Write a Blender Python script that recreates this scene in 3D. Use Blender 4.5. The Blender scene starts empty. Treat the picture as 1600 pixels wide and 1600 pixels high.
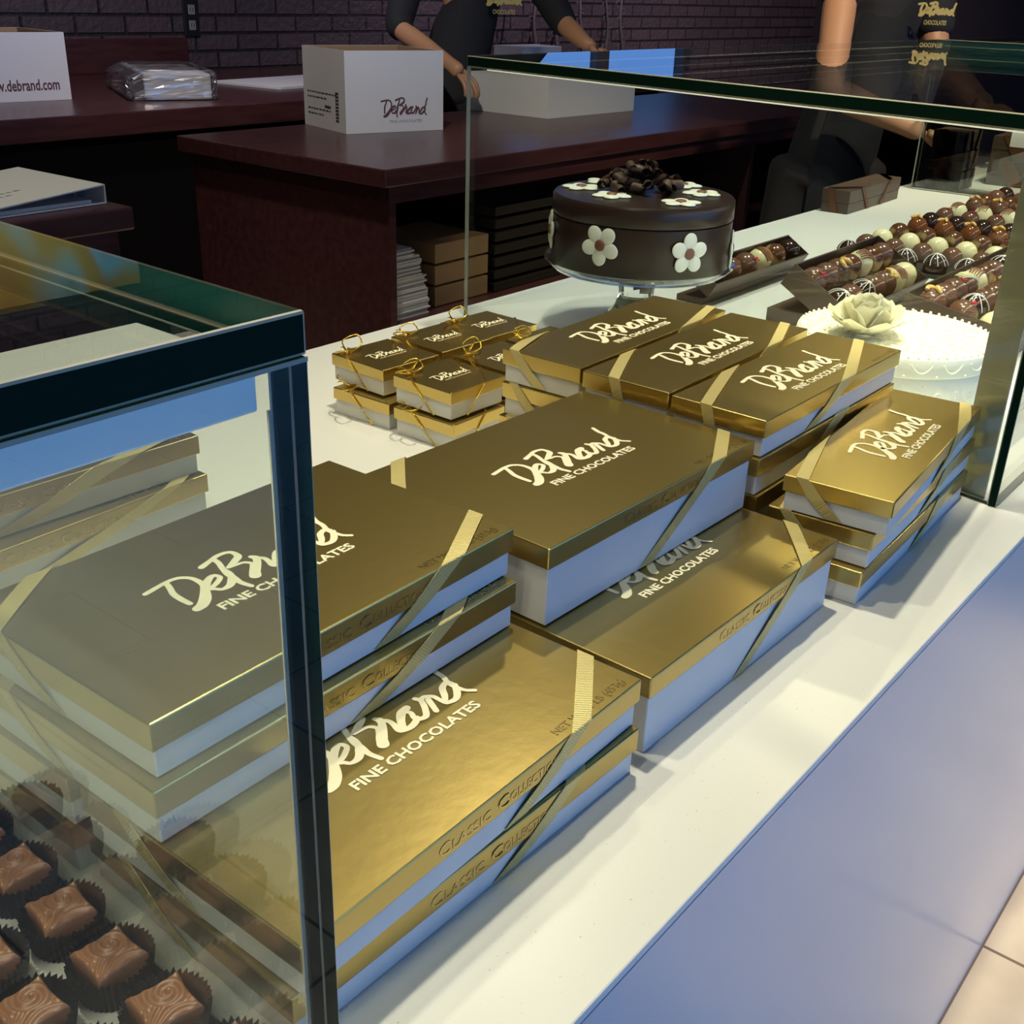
import bpy, bmesh, math, random
from math import pi, sin, cos, radians as R
from mathutils import Vector as V, Matrix as M
random.seed(7)
SC = bpy.context.scene
COL = SC.collection

# ------------------------------------------------------------ camera
# world units: metres, z = 0 is the counter top while building; everything is raised by ZC at the end
ZC = .8085
cam_d = bpy.data.cameras.new('camera'); cam = bpy.data.objects.new('camera', cam_d); COL.objects.link(cam)
cr, cu, cf = V((.62889599, -.77685797, .03132934)), V((.31271751, .28963801, .90460908)), V((.71182694, .55910779, -.42508927))
mw = M.Identity(4)
for i in range(3):
    mw[i][0] = cr[i]; mw[i][1] = cu[i]; mw[i][2] = -cf[i]
mw.translation = V((-.18684786, -.19629378, .42805332))
cam.matrix_world = mw
cam_d.sensor_width = 36; cam_d.lens = 36 * 1748.94 / 1600; cam_d.clip_start = .02
SC.camera = cam

# ------------------------------------------------------------ world, lights, exposure
W_ = bpy.data.worlds.new('world'); SC.world = W_; W_.use_nodes = True
W_.node_tree.nodes['Background'].inputs[0].default_value = (.16, .38, 1, 1)
W_.node_tree.nodes['Background'].inputs[1].default_value = .8
SC.view_settings.view_transform = 'Standard'; SC.view_settings.look = 'None'
SC.view_settings.gamma = 1; SC.view_settings.use_curve_mapping = False
SC.view_settings.exposure = 0.14

def area(name, loc, target, sx, sy, power, col):
    d = bpy.data.lights.new(name, 'AREA'); d.shape = 'RECTANGLE'; d.size = sx; d.size_y = sy; d.energy = power; d.color = col
    o = bpy.data.objects.new(name, d); COL.objects.link(o); o.location = loc
    o.rotation_euler = (V(target) - V(loc)).to_track_quat('-Z', 'Y').to_euler(); return o
def spot(name, loc, target, power, col, ang=40, blend=.5, rad=.04):
    d = bpy.data.lights.new(name, 'SPOT'); d.energy = power; d.color = col; d.spot_size = R(ang); d.spot_blend = blend; d.shadow_soft_size = rad
    o = bpy.data.objects.new(name, d); COL.objects.link(o); o.location = loc
    o.rotation_euler = (V(target) - V(loc)).to_track_quat('-Z', 'Y').to_euler(); return o
WARM = (1, .935, .70)
area('storefront_daylight', (1.5, -3.9, .3), (1.5, 0, .1), 7, 1.6, 72, (.12, .385, 1))
spot('spot_over_gold_boxes', (.75, .45, 1.98), (.55, .25, 0), 95, WARM, 60, .9)
spot('spot_over_right_case', (.75, .04, 1.95), (1.08, .24, 0), 150, WARM, 20, .6)
spot('spot_over_left_case', (-.1, .75, 1.98), (.0, .25, 0), 46, WARM, 60, .8)
spot('spot_over_gold_sides', (1.6, 1.1, 1.95), (.5, .25, 0), 17, WARM, 50, .8)
spot('spot_over_truffles', (2.1, .2, 1.95), (2.1, .5, 0), 150, (.97, .95, .8), 62, .8)
spot('spot_over_island', (1.3, 1.45, 1.95), (2.7, 2.4, 0), 105, (1, .9, .78), 74, .9)
spot('fill_over_left_island', (.5, 1.7, 1.98), (.8, 2.1, 0), 60, (1, .93, .75), 60, .8)  # unseen lamp added to brighten the binder and left work counter
spot('spot_over_floor', (1.8, -.50, 1.98), (1.55, -.42, -.8), 210, (1, .82, .58), 34, .5)
spot('fill_from_left', (-.7, .02, 1.98), (.9, .45, 0), 24, WARM, 44, .8)  # unseen fill added to lighten the left-facing sides and the rose
spot('sheen_spot_on_stack', (3.2, 1.0, 1.9), (.71, .10, .09), 26, (1, .85, .5), 7, .9)  # unseen narrow spot added for a warm sheen on the top box
spot('fill_over_cake', (1.35, .75, 1.98), (1.5, .7, 0), 75, (.95, .95, .8), 56, .8)  # unseen lamp added to brighten the inside of the right case
spot('fill_on_painting', (2.2, 3.2, 1.9), (2.2, 4.7, 1.4), 5, WARM, 90, .6)  # unseen lamp added so the painting shows in the glass
spot('fill_on_person', (2.3, .1, 1.95), (3.0, 1.1, .15), 150, (1, .80, .55), 50, .8)  # unseen lamp added to brighten the bare arms
spot('spot_over_back_counter', (2.0, 2.9, 1.95), (2.6, 4.5, .1), 95, (.95, .87, 1), 100, .8)
spot('fill_over_back_ledge', (6.2, 3.2, 1.95), (6.4, 4.6, 0), 130, (.95, .80, .95), 110, .8)  # unseen wide lamp added to lift the dark wall behind
spot('fill_far_right', (8.2, 2.6, 1.95), (9.0, 4.6, .2), 90, (1, .80, .85), 100, .8)  # unseen lamp added to lift the black wall at far right

# ------------------------------------------------------------ materials
MAT = {}
def mat(name, col, rough=.5, metal=0, **k):
    m = bpy.data.materials.new(name); m.use_nodes = True; MAT[name] = m
    b = m.node_tree.nodes['Principled BSDF']
    b.inputs['Base Color'].default_value = (*col, 1); b.inputs['Roughness'].default_value = rough; b.inputs['Metallic'].default_value = metal
    for kk, v in k.items(): b.inputs[kk.replace('_', ' ')].default_value = v
    return m
def nt(m): return m.node_tree.nodes, m.node_tree.links, m.node_tree.nodes['Principled BSDF']
def noise_bump(m, scale, strength, dist=.001, stretch=None, detail=4):
    n, l, b = nt(m); tc = n.new('ShaderNodeTexCoord'); no = n.new('ShaderNodeTexNoise'); bu = n.new('ShaderNodeBump')
    no.inputs['Scale'].default_value = scale; no.inputs['Detail'].default_value = detail
    if stretch:
        mp = n.new('ShaderNodeMapping'); mp.inputs['Scale'].default_value = stretch; l.new(tc.outputs['Object'], mp.inputs[0]); l.new(mp.outputs[0], no.inputs['Vector'])
    else: l.new(tc.outputs['Object'], no.inputs['Vector'])
    bu.inputs['Strength'].default_value = strength; bu.inputs['Distance'].default_value = dist
    l.new(no.outputs[0], bu.inputs['Height']); l.new(bu.outputs[0], b.inputs['Normal'])
def noise_col(m, scale, c1, c2, lo=.4, hi=.6, detail=3, stretch=None):
    n, l, b = nt(m); tc = n.new('ShaderNodeTexCoord'); no = n.new('ShaderNodeTexNoise'); cr_ = n.new('ShaderNodeValToRGB')
    no.inputs['Scale'].default_value = scale; no.inputs['Detail'].default_value = detail
    mp = n.new('ShaderNodeMapping'); mp.inputs['Scale'].default_value = stretch or (1, 1, 1)
    l.new(tc.outputs['Object'], mp.inputs[0]); l.new(mp.outputs[0], no.inputs['Vector'])
    cr_.color_ramp.elements[0].position = lo; cr_.color_ramp.elements[1].position = hi
    cr_.color_ramp.elements[0].color = (*c1, 1); cr_.color_ramp.elements[1].color = (*c2, 1)
    l.new(no.outputs[0], cr_.inputs[0]); l.new(cr_.outputs[0], b.inputs['Base Color'])

gold = mat('gold_foil', (.50, .375, .125), .30, .95); noise_bump(gold, 90, .11, .0008)
gold_small = mat('bright_gold_foil', (.64, .47, .15), .27, .95); noise_bump(gold_small, 160, .1, .0005)
emb = mat('embossed_gold', (.55, .42, .17), .26, .95)
box_white = mat('white_box_board', (.66, .66, .63), .45)
ink = mat('cream_ink', (.88, .83, .58), .5)
ribm = mat('gold_ribbon', (.60, .50, .20), .38, .35)
n_, l_, b_ = nt(ribm); tc_ = n_.new('ShaderNodeTexCoord'); wv_ = n_.new('ShaderNodeTexWave'); bu_ = n_.new('ShaderNodeBump')
wv_.inputs['Scale'].default_value = 260; wv_.bands_direction = 'DIAGONAL'; bu_.inputs['Strength'].default_value = .35; bu_.inputs['Distance'].default_value = .0004
l_.new(tc_.outputs['Object'], wv_.inputs[0]); l_.new(wv_.outputs[0], bu_.inputs['Height']); l_.new(bu_.outputs[0], b_.inputs['Normal'])
cordm = mat('gold_cord', (.85, .58, .08), .22, 1); noise_bump(cordm, 900, .8, .001)
counter = mat('white_solid_surface', (.74, .74, .70), .3)
noise_col(counter, 420, (.50, .49, .45), (.78, .78, .73), .24, .30, 2)
panel = mat('white_counter_front', (.64, .66, .68), .22)
case_w = mat('white_rail', (.82, .82, .80), .4)
alu = mat('grey_metal_profile', (.50, .50, .42), .35, .6)
burg = mat('burgundy_wood', (.060, .020, .022), .28); noise_col(burg, 6, (.045, .014, .016), (.075, .028, .028), .3, .7, 4, (1, 8, 8))
burg_d = mat('dark_burgundy_wood', (.030, .010, .011), .5)
dark = mat('shaded_carcass', (.003, .0025, .0025), .8, Specular_IOR_Level=.1)  # near-black colour stands for the shade below the back worktop
tray_d = mat('dark_tray', (.02, .018, .014), .5)
card_w = mat('white_cardboard', (.70, .70, .69), .6); noise_bump(card_w, 60, .15, .001)
card_b = mat('brown_cardboard', (.32, .22, .12), .7)
paper = mat('white_paper', (.62, .62, .64), .7)
printm = mat('maroon_print', (.12, .05, .05), .6)
greyp = mat('grey_print', (.30, .30, .29), .6)
blackp = mat('black_print', (.05, .05, .05), .6)
milk = mat('milk_chocolate', (.25, .112, .055), .34); milk.node_tree.nodes['Principled BSDF'].inputs['Specular IOR Level'].default_value = .6
milk_t = mat('glossy_milk_chocolate', (.14, .066, .040), .18)
darkc = mat('glossy_dark_chocolate', (.030, .014, .010), .14)
cake_c = mat('dark_chocolate_shell', (.032, .017, .012), .32, Specular_IOR_Level=.35); noise_bump(cake_c, 25, .15, .001)
curlc = mat('shaved_chocolate', (.115, .062, .042), .5); noise_bump(curlc, 200, .4, .001)
cream = mat('cream_chocolate', (.80, .73, .42), .22)
swirl = mat('marbled_gold_chocolate', (.2, .1, .03), .2); noise_col(swirl, 18, (.10, .035, .014), (.42, .29, .11), .42, .6, 2, (1, 3, 3))
caram = mat('caramel_glaze', (.17, .055, .016), .12)
nutm = mat('roasted_nut', (.68, .42, .12), .4)
redm = mat('red_berry_crumb', (.55, .03, .05), .4)
drizz = mat('white_drizzle', (.82, .80, .72), .4)
ivory = mat('ivory_white_chocolate', (.95, .91, .72), .4, Subsurface_Weight=.0)
petalw = mat('white_fondant', (.82, .81, .70), .45)
pcent = mat('brown_fondant', (.20, .075, .04), .5)
cupm = mat('black_pleated_paper', (.045, .038, .044), .35)
choc_box = mat('chocolate_brown_board', (.080, .052, .036), .4); noise_bump(choc_box, 90, .25, .001, (1, 6, 6))
copper = mat('copper_ribbon', (.30, .13, .07), .4, .3)
skin_m = mat('skin', (.46, .245, .135), .5)
shirt_m = mat('black_shirt', (.010, .011, .014), .85)
apron_m = mat('charcoal_apron', (.020, .024, .032), .85)
trous_m = mat('black_trousers', (.008, .008, .010), .9)
hair_m = mat('dark_hair', (.02, .012, .008), .5)
gthread = mat('gold_thread', (.42, .34, .10), .5)
eye_m = mat('eye_white', (.6, .6, .58), .3)
lip_m = mat('lips', (.36, .13, .10), .5)
outl = mat('dark_outlet', (.015, .016, .018), .35)
twig = mat('bleached_branch', (.11, .085, .08), .8)
glov = mat('white_glove_cuff', (.6, .6, .62), .7)
skym = mat('blue_window_frame', (.03, .03, .035), .4)

brick = mat('painted_brick', (.05, .04, .05), .55)
n_, l_, b_ = nt(brick); tc_ = n_.new('ShaderNodeTexCoord'); mp_ = n_.new('ShaderNodeMapping'); br_ = n_.new('ShaderNodeTexBrick'); bu_ = n_.new('ShaderNodeBump')
mp_.inputs['Rotation'].default_value = (R(90), 0, 0); l_.new(tc_.outputs['Object'], mp_.inputs[0]); l_.new(mp_.outputs[0], br_.inputs[0])
br_.inputs['Color1'].default_value = (.085, .058, .062, 1); br_.inputs['Color2'].default_value = (.062, .044, .050, 1); br_.inputs['Mortar'].default_value = (.018, .014, .017, 1)
br_.inputs['Scale'].default_value = 1; br_.inputs['Brick Width'].default_value = .26; br_.inputs['Row Height'].default_value = .083; br_.inputs['Mortar Size'].default_value = .009
br_.inputs['Mortar Smooth'].default_value = .5
no_ = n_.new('ShaderNodeTexNoise'); no_.inputs['Scale'].default_value = 30; l_.new(tc_.outputs['Object'], no_.inputs[0])
ad_ = n_.new('ShaderNodeMath'); ad_.operation = 'MULTIPLY_ADD'; ad_.inputs[1].default_value = -1.0
l_.new(br_.outputs['Fac'], ad_.inputs[0]); l_.new(no_.outputs[0], ad_.inputs[2]); l_.new(ad_.outputs[0], bu_.inputs['Height'])
bu_.inputs['Strength'].default_value = .8; bu_.inputs['Distance'].default_value = .012; l_.new(bu_.outputs[0], b_.inputs['Normal']); l_.new(br_.outputs['Color'], b_.inputs['Base Color'])

floor_m = mat('beige_floor_tile', (.5, .42, .3), .35)
n_, l_, b_ = nt(floor_m); tc_ = n_.new('ShaderNodeTexCoord'); br_ = n_.new('ShaderNodeTexBrick'); l_.new(tc_.outputs['Object'], br_.inputs[0])
no_ = n_.new('ShaderNodeTexNoise'); no_.inputs['Scale'].default_value = 5; no_.inputs['Detail'].default_value = 6; l_.new(tc_.outputs['Object'], no_.inputs[0])
rp_ = n_.new('ShaderNodeValToRGB'); rp_.color_ramp.elements[0].position = .3; rp_.color_ramp.elements[1].position = .7
rp_.color_ramp.elements[0].color = (.55, .46, .34, 1); rp_.color_ramp.elements[1].color = (.80, .70, .54, 1); l_.new(no_.outputs[0], rp_.inputs[0])
l_.new(rp_.outputs[0], br_.inputs['Color1']); l_.new(rp_.outputs[0], br_.inputs['Color2']); br_.inputs['Mortar'].default_value = (.2, .15, .11, 1)
br_.inputs['Scale'].default_value = 1; br_.inputs['Brick Width'].default_value = .6; br_.inputs['Row Height'].default_value = .3; br_.inputs['Mortar Size'].default_value = .003; br_.offset = .5
l_.new(br_.outputs['Color'], b_.inputs['Base Color'])
wallp = mat('dark_wall_paint', (.035, .028, .032), .8)
ceil_m = mat('ceiling_paint', (.16, .13, .11), .8)

paintm = mat('abstract_painting', (.5, .3, .05), .6)
n_, l_, b_ = nt(paintm); tc_ = n_.new('ShaderNodeTexCoord'); no_ = n_.new('ShaderNodeTexNoise'); rp_ = n_.new('ShaderNodeValToRGB'); mp_ = n_.new('ShaderNodeMapping')
mp_.inputs['Scale'].default_value = (1.6, 1, .7); l_.new(tc_.outputs['Object'], mp_.inputs[0]); l_.new(mp_.outputs[0], no_.inputs[0]); no_.inputs['Scale'].default_value = 1.7; no_.inputs['Detail'].default_value = 1
e_ = rp_.color_ramp.elements; e_[0].position = .3; e_[0].color = (.06, .20, .05, 1); e_[1].position = .75; e_[1].color = (.35, .05, .02, 1)
for ps, c in ((.42, (.35, .55, .45, 1)), (.5, (.50, .34, .03, 1)), (.6, (.45, .24, .02, 1)), (.66, (.2, .5, .6, 1))): e = e_.new(ps); e.color = c
l_.new(no_.outputs[0], rp_.inputs[0]); l_.new(rp_.outputs[0], b_.inputs['Base Color'])

# thin clear pane: straight transmission plus a Fresnel mirror reflection from the surface
def pane_mat(name, tint, extra=1.0):
    m = bpy.data.materials.new(name); m.use_nodes = True; t = m.node_tree; t.nodes.clear(); MAT[name] = m
    o = t.nodes.new('ShaderNodeOutputMaterial'); mx = t.nodes.new('ShaderNodeMixShader'); tr = t.nodes.new('ShaderNodeBsdfTransparent'); gl = t.nodes.new('ShaderNodeBsdfGlossy'); lw = t.nodes.new('ShaderNodeLayerWeight'); pw = t.nodes.new('ShaderNodeMath'); fr = t.nodes.new('ShaderNodeMath'); pw.operation = 'POWER'; pw.inputs[1].default_value = 5; fr.operation = 'MULTIPLY_ADD'; fr.inputs[1].default_value = .96; fr.inputs[2].default_value = .04; lw.inputs[0].default_value = .5; t.links.new(lw.outputs['Facing'], pw.inputs[0]); t.links.new(pw.outputs[0], fr.inputs[0])
    tr.inputs[0].default_value = (*tint, 1); gl.inputs['Roughness'].default_value = .0; pass
    gl.inputs[0].default_value = (extra, extra, extra, 1)
    t.links.new(fr.outputs[0], mx.inputs[0]); t.links.new(tr.outputs[0], mx.inputs[1]); t.links.new(gl.outputs[0], mx.inputs[2]); t.links.new(mx.outputs[0], o.inputs[0]); return m
pane = pane_mat('clear_glass_pane', (.955, .98, .965))
standg = pane_mat('clear_stand_glass', (.93, .97, .94))
standg.node_tree.nodes['Math.001'].inputs[2].default_value = .10
film = pane_mat('clear_plastic_film', (.85, .85, .85))
film.node_tree.nodes['Math.001'].inputs[2].default_value = .2; film.node_tree.nodes['Glossy BSDF'].inputs['Roughness'].default_value = .18
teal = mat('teal_glass_edge', (.015, .20, .16), .3)
edge = mat('green_glass_edge', (.004, .017, .011), .12, Specular_IOR_Level=.25); edge.node_tree.nodes['Principled BSDF'].inputs['IOR'].default_value = 1.13
edge_l = mat('lit_glass_edge', (.32, .31, .23), .3)  # glass edge in a lit tone: light painted on bevels and rear edges
glass = mat('clear_pressed_glass', (.96, 1, .98), .0); glass.node_tree.nodes['Principled BSDF'].inputs['Transmission Weight'].default_value = 1; glass.node_tree.nodes['Principled BSDF'].inputs['IOR'].default_value = 1.45
led = bpy.data.materials.new('led_strip'); led.use_nodes = True
led.node_tree.nodes['Principled BSDF'].inputs['Emission Color'].default_value = (1, .93, .72, 1); led.node_tree.nodes['Principled BSDF'].inputs['Emission Strength'].default_value = 13
bond = mat('glowing_bonding_strip', (.9, .9, .8), .4); bond.node_tree.nodes['Principled BSDF'].inputs['Emission Color'].default_value = (1, .95, .75, 1); bond.node_tree.nodes['Principled BSDF'].inputs['Emission Strength'].default_value = .5  # glow put into the strip for the bright line under the top

# ------------------------------------------------------------ mesh helpers
def link(name, me, m=None, parent=None, loc=None, rz=None):
    o = bpy.data.objects.new(name, me); COL.objects.link(o)
    if m is not None and me is not None and not me.materials:
        for x in (m if isinstance(m, (list, tuple)) else [m]): me.materials.append(x)
    if parent: o.parent = parent
    if loc is not None: o.location = loc
    if rz is not None: o.rotation_euler = (0, 0, rz)
    return o
def bm_me(bm, name='mesh', smooth=False):
    bmesh.ops.recalc_face_normals(bm, faces=bm.faces[:])
    me = bpy.data.meshes.new(name); bm.to_mesh(me); bm.free()
    if smooth:
        for p in me.polygons: p.use_smooth = True
        me.set_sharp_from_angle(angle=R(48))
    return me
def box(bm, x0, x1, y0, y1, z0, z1, bev=0, seg=2):
    vs = [bm.verts.new((x, y, z)) for z in (z0, z1) for x, y in ((x0, y0), (x1, y0), (x1, y1), (x0, y1))]
    fs = [bm.faces.new([vs[i] for i in f]) for f in ((3, 2, 1, 0), (4, 5, 6, 7), (0, 1, 5, 4), (1, 2, 6, 5), (2, 3, 7, 6), (3, 0, 4, 7))]
    if bev:
        es = list({e for f in fs for e in f.edges}); bmesh.ops.bevel(bm, geom=es, offset=bev, segments=seg, affect='EDGES', profile=.5)
    return fs
def box_me(*a, **k):
    bm = bmesh.new(); box(bm, *a, **k); return bm_me(bm)
def prism(bm, poly, z0, z1, bev=0):
    a = [bm.verts.new((x, y, z0)) for x, y in poly]; b = [bm.verts.new((x, y, z1)) for x, y in poly]; n = len(poly)
    fs = [bm.faces.new(a[::-1]), bm.faces.new(b)] + [bm.faces.new((a[i], a[(i + 1) % n], b[(i + 1) % n], b[i])) for i in range(n)]
    if bev: bmesh.ops.bevel(bm, geom=list({e for f in fs for e in f.edges}), offset=bev, segments=2, affect='EDGES', profile=.5)
def tube(bm, pts, r, seg=8, closed=False):
    pts = [V(p) for p in pts]; n = len(pts); rings = []; prev = None
    rr = r if isinstance(r, (list, tuple)) else [r] * n
    for i, p in enumerate(pts):
        t = (pts[(i + 1) % n] - pts[i - 1]) if closed else (pts[min(i + 1, n - 1)] - pts[max(i - 1, 0)])
        t.normalize()
        if prev is None: a = t.orthogonal().normalized()
        else:
            a = prev - t * prev.dot(t)
            a = a.normalized() if a.length > 1e-6 else t.orthogonal().normalized()
        prev = a; b = t.cross(a)
        rings.append([bm.verts.new(p + (a * cos(2 * pi * k / seg) + b * sin(2 * pi * k / seg)) * rr[i]) for k in range(seg)])
    m = n if closed else n - 1
    for i in range(m):
        A, B = rings[i], rings[(i + 1) % n]
        for k in range(seg): bm.faces.new((A[k], A[(k + 1) % seg], B[(k + 1) % seg], B[k]))
    if not closed:
        bm.faces.new(rings[0][::-1]); bm.faces.new(rings[-1])
def lathe(bm, prof, seg=48, cx=0, cy=0):
    rings = []
    for r, z in prof:
        if r < 1e-6: rings.append([bm.verts.new((cx, cy, z))])
        else: rings.append([bm.verts.new((cx + r * cos(2 * pi * k / seg), cy + r * sin(2 * pi * k / seg), z)) for k in range(seg)])
    for A, B in zip(rings, rings[1:]):
        for k in range(seg):
            k2 = (k + 1) % seg
            if len(A) == 1 and len(B) > 1: bm.faces.new((A[0], B[k], B[k2]))
            elif len(B) == 1 and len(A) > 1: bm.faces.new((A[k], A[k2], B[0]))
            elif len(A) > 1: bm.faces.new((A[k], A[k2], B[k2], B[k]))
def sph(bm, c, r, sc=(1, 1, 1), u=16, v=10, rot=None):
    m = M.Translation(V(c)) @ (rot.to_4x4() if rot else M.Identity(4)) @ M.Diagonal((sc[0] * r, sc[1] * r, sc[2] * r, 1))
    bmesh.ops.create_uvsphere(bm, u_segments=u, v_segments=v, radius=1, matrix=m)
def catmull(pts, n=6):
    P = [V(p) for p in pts]; P = [P[0] * 2 - P[1]] + P + [P[-1] * 2 - P[-2]]; out = []
    for i in range(1, len(P) - 2):
        for k in range(n):
            t = k / n; a, b, c, d = P[i - 1], P[i], P[i + 1], P[i + 2]
            out.append(.5 * ((2 * b) + (c - a) * t + (2 * a - 5 * b + 4 * c - d) * t * t + (3 * b - a - 3 * c + d) * t ** 3))
    out.append(P[-2]); return out
def text_bm(bm, s, size, mtx, extrude=0.0002, fit=None, bold=0, spacing=1):
    cu_ = bpy.data.curves.new('t', 'FONT'); cu_.body = s; cu_.size = size; cu_.extrude = extrude; cu_.resolution_u = 2; cu_.offset = bold; cu_.space_character = spacing
    ob = bpy.data.objects.new('t', cu_); COL.objects.link(ob); dg = bpy.context.evaluated_depsgraph_get(); dg.update()
    me = bpy.data.meshes.new_from_object(ob.evaluated_get(dg)); bpy.data.objects.remove(ob); bpy.data.curves.remove(cu_)
    xs = [v.co.x for v in me.vertices]
    if fit and xs: me.transform(M.Translation((-min(xs), 0, 0))); me.transform(M.Diagonal((fit / (max(xs) - min(xs)), 1, 1, 1)))
    me.transform(mtx); bm.from_mesh(me); bpy.data.meshes.remove(me)
UP = M.Identity(4)
FRONT = M.Rotation(R(90), 4, 'X')          # text standing upright, read from -Y

def tag(o, label, cat, group=None, kind=None):
    if label: o['label'] = label
    if cat: o['category'] = cat
    if group: o['group'] = group
    if kind: o['kind'] = kind
    return o
def empty(name, loc, rz=0, label=None, cat=None, group=None):
    o = bpy.data.objects.new(name, None); COL.objects.link(o); o.location = loc; o.rotation_euler = (0, 0, rz); o.empty_display_size = .02
    return tag(o, label, cat, group)
def struct(name, me, m):
    o = link(name, me, m); o['kind'] = 'structure'; return o

# ------------------------------------------------------------ handwritten logo strokes (pen path, width)
LOGO = [[[[0.117,0.305],[0.102,0.255],[0.077,0.195],[0.071,0.136],[0.072,0.077]],[1,1,1.1,1.1,1]],[[[0.0,0.286],[0.058,0.296],[0.125,0.306],[0.176,0.299],[0.21,0.266],[0.22,0.224],[0.213,0.165],[0.181,0.114],[0.14,0.062],[0.098,0.028],[0.065,0.019]],[1,1,0.9,0.9,0.9,1,1.2,1.6,2,1.9,1.6]],[[[0.197,0.131],[0.23,0.123],[0.272,0.141],[0.305,0.167],[0.296,0.2],[0.263,0.191],[0.221,0.156],[0.205,0.123],[0.223,0.098],[0.241,0.073],[0.283,0.074],[0.324,0.108],[0.356,0.16],[0.363,0.21]],[1,1,1,0.9,0.9,1.3,1.3,1,0.8,0.8,1.3,1.5,1,0.8]],[[[0.394,0.329],[0.387,0.278],[0.363,0.219],[0.347,0.16],[0.341,0.109],[0.333,0.058],[0.343,0.0]],[1,1,1,1.3,1.1,1,0.9]],[[[0.31,0.302],[0.369,0.32],[0.427,0.338],[0.479,0.331],[0.495,0.306],[0.488,0.264],[0.463,0.246],[0.414,0.22],[0.389,0.211]],[1.2,1,1,0.9,1,1.3,1.4,1.2,0.9]],[[[0.389,0.211],[0.422,0.204],[0.464,0.196],[0.482,0.163],[0.466,0.129],[0.442,0.095],[0.417,0.061]],[0.9,0.7,0.7,0.8,1.3,1.8,2]],[[[0.523,0.214],[0.532,0.189],[0.5,0.146],[0.45,0.095]],[1,1.2,1.4,1.6]],[[[0.524,0.189],[0.549,0.165],[0.55,0.131],[0.535,0.08],[0.552,0.064],[0.586,0.056],[0.627,0.066],[0.653,0.083]],[1,0.9,1,1.2,1.2,1.2,1.2,1]],[[[0.675,0.167],[0.634,0.158],[0.593,0.124],[0.56,0.081]],[1.4,1.6,1.4,1.2]],[[[0.651,0.151],[0.66,0.125],[0.644,0.091],[0.653,0.066],[0.686,0.059],[0.72,0.093],[0.744,0.127],[0.76,0.161],[0.751,0.187]],[0.9,0.9,1,1,1.1,1.1,1.1,1,0.9]],[[[0.76,0.161],[0.794,0.162],[0.778,0.119],[0.746,0.051]],[1,1,1.1,1]],[[[0.794,0.162],[0.819,0.137],[0.82,0.103],[0.821,0.071],[0.83,0.054],[0.872,0.046],[0.913,0.072],[0.955,0.124]],[1,0.9,0.9,1,1,1.1,1.3,1.1]],[[[0.936,0.166],[0.895,0.148],[0.862,0.105],[0.838,0.079]],[1.1,1.2,1.2,1]],[[[0.944,0.166],[0.954,0.149],[0.946,0.115]],[0.9,0.9,1]],[[[1.0,0.319],[0.976,0.259],[0.969,0.209],[0.945,0.149],[0.947,0.09],[0.956,0.056],[0.982,0.024]],[1,1,1,1,0.9,0.8,0.8]]]
def logo_bm(bm, w, ox, oy, z=0, mtx=None, th=.00025, pen=.0138):
    """pen strokes as flat raised ribbons; w = width of the word"""
    mtx = mtx or M.Identity(4)
    for si, (pts, ws) in enumerate(LOGO):
        P = catmull([(a * w, b * w, 0) for a, b in pts], 5)
        Wd = []
        for i in range(len(ws) - 1): Wd += [ws[i] + (ws[i + 1] - ws[i]) * k / 5 for k in range(5)]
        Wd.append(ws[-1]); n = len(P); L = []; Rr = []
        for i in range(n):
            t = (P[min(i + 1, n - 1)] - P[max(i - 1, 0)]).normalized(); nn = V((-t.y, t.x, 0)); h = pen * w * Wd[i]
            L.append(P[i] + nn * h); Rr.append(P[i] - nn * h)
        t0 = (P[0] - P[1]).normalized(); t1 = (P[-1] - P[-2]).normalized()
        cap0 = [P[0] + (M.Rotation(-pi / 2 + pi * k / 6, 3, 'Z') @ t0) * pen * w * Wd[0] for k in range(1, 6)]
        cap1 = [P[-1] + (M.Rotation(-pi / 2 + pi * k / 6, 3, 'Z') @ t1) * pen * w * Wd[-1] for k in range(1, 6)]
        zz = th + si * .00002
        T = lambda q: bm.verts.new(mtx @ V((q.x + ox, q.y + oy, z + zz)))
        l = [T(q) for q in L]; r = [T(q) for q in Rr]
        for i in range(n - 1): bm.faces.new((r[i], r[i + 1], l[i + 1], l[i]))
        bm.faces.new([l[0]] + [T(q) for q in cap0[::-1]][::-1] + [r[0]])
        bm.faces.new([r[-1]] + [T(q) for q in cap1] + [l[-1]])

# ============================================================ THE SETTING
XL, XR, YF, YB, ZF, ZT = -3.2, 10.5, -4.3, 4.8, -.8085, 2.05
struct('floor', box_me(XL, XR, YF, YB, ZF - .1, ZF), floor_m)
struct('ceiling', box_me(XL, XR, YF, YB, ZT, ZT + .1), ceil_m)
def holed_wall(name, y0, y1, hx0, hx1, hz0, hz1, m):
    bm = bmesh.new()
    box(bm, XL, hx0, y0, y1, ZF, ZT); box(bm, hx1, XR, y0, y1, ZF, ZT); box(bm, hx0, hx1, y0, y1, ZF, hz0); box(bm, hx0, hx1, y0, y1, hz1, ZT)
    return struct(name, bm_me(bm), m)
holed_wall('wall_back', YB, YB + .15, 6.05, 8.3, .52, 1.6, brick)
holed_wall('wall_front', YF - .15, YF, -2.2, 5.4, -.7, 1.7, wallp)
struct('wall_left', box_me(XL - .15, XL, YF, YB, ZF, ZT), wallp)
struct('wall_right', box_me(XR, XR + .15, YF, YB, ZF, ZT), wallp)
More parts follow.
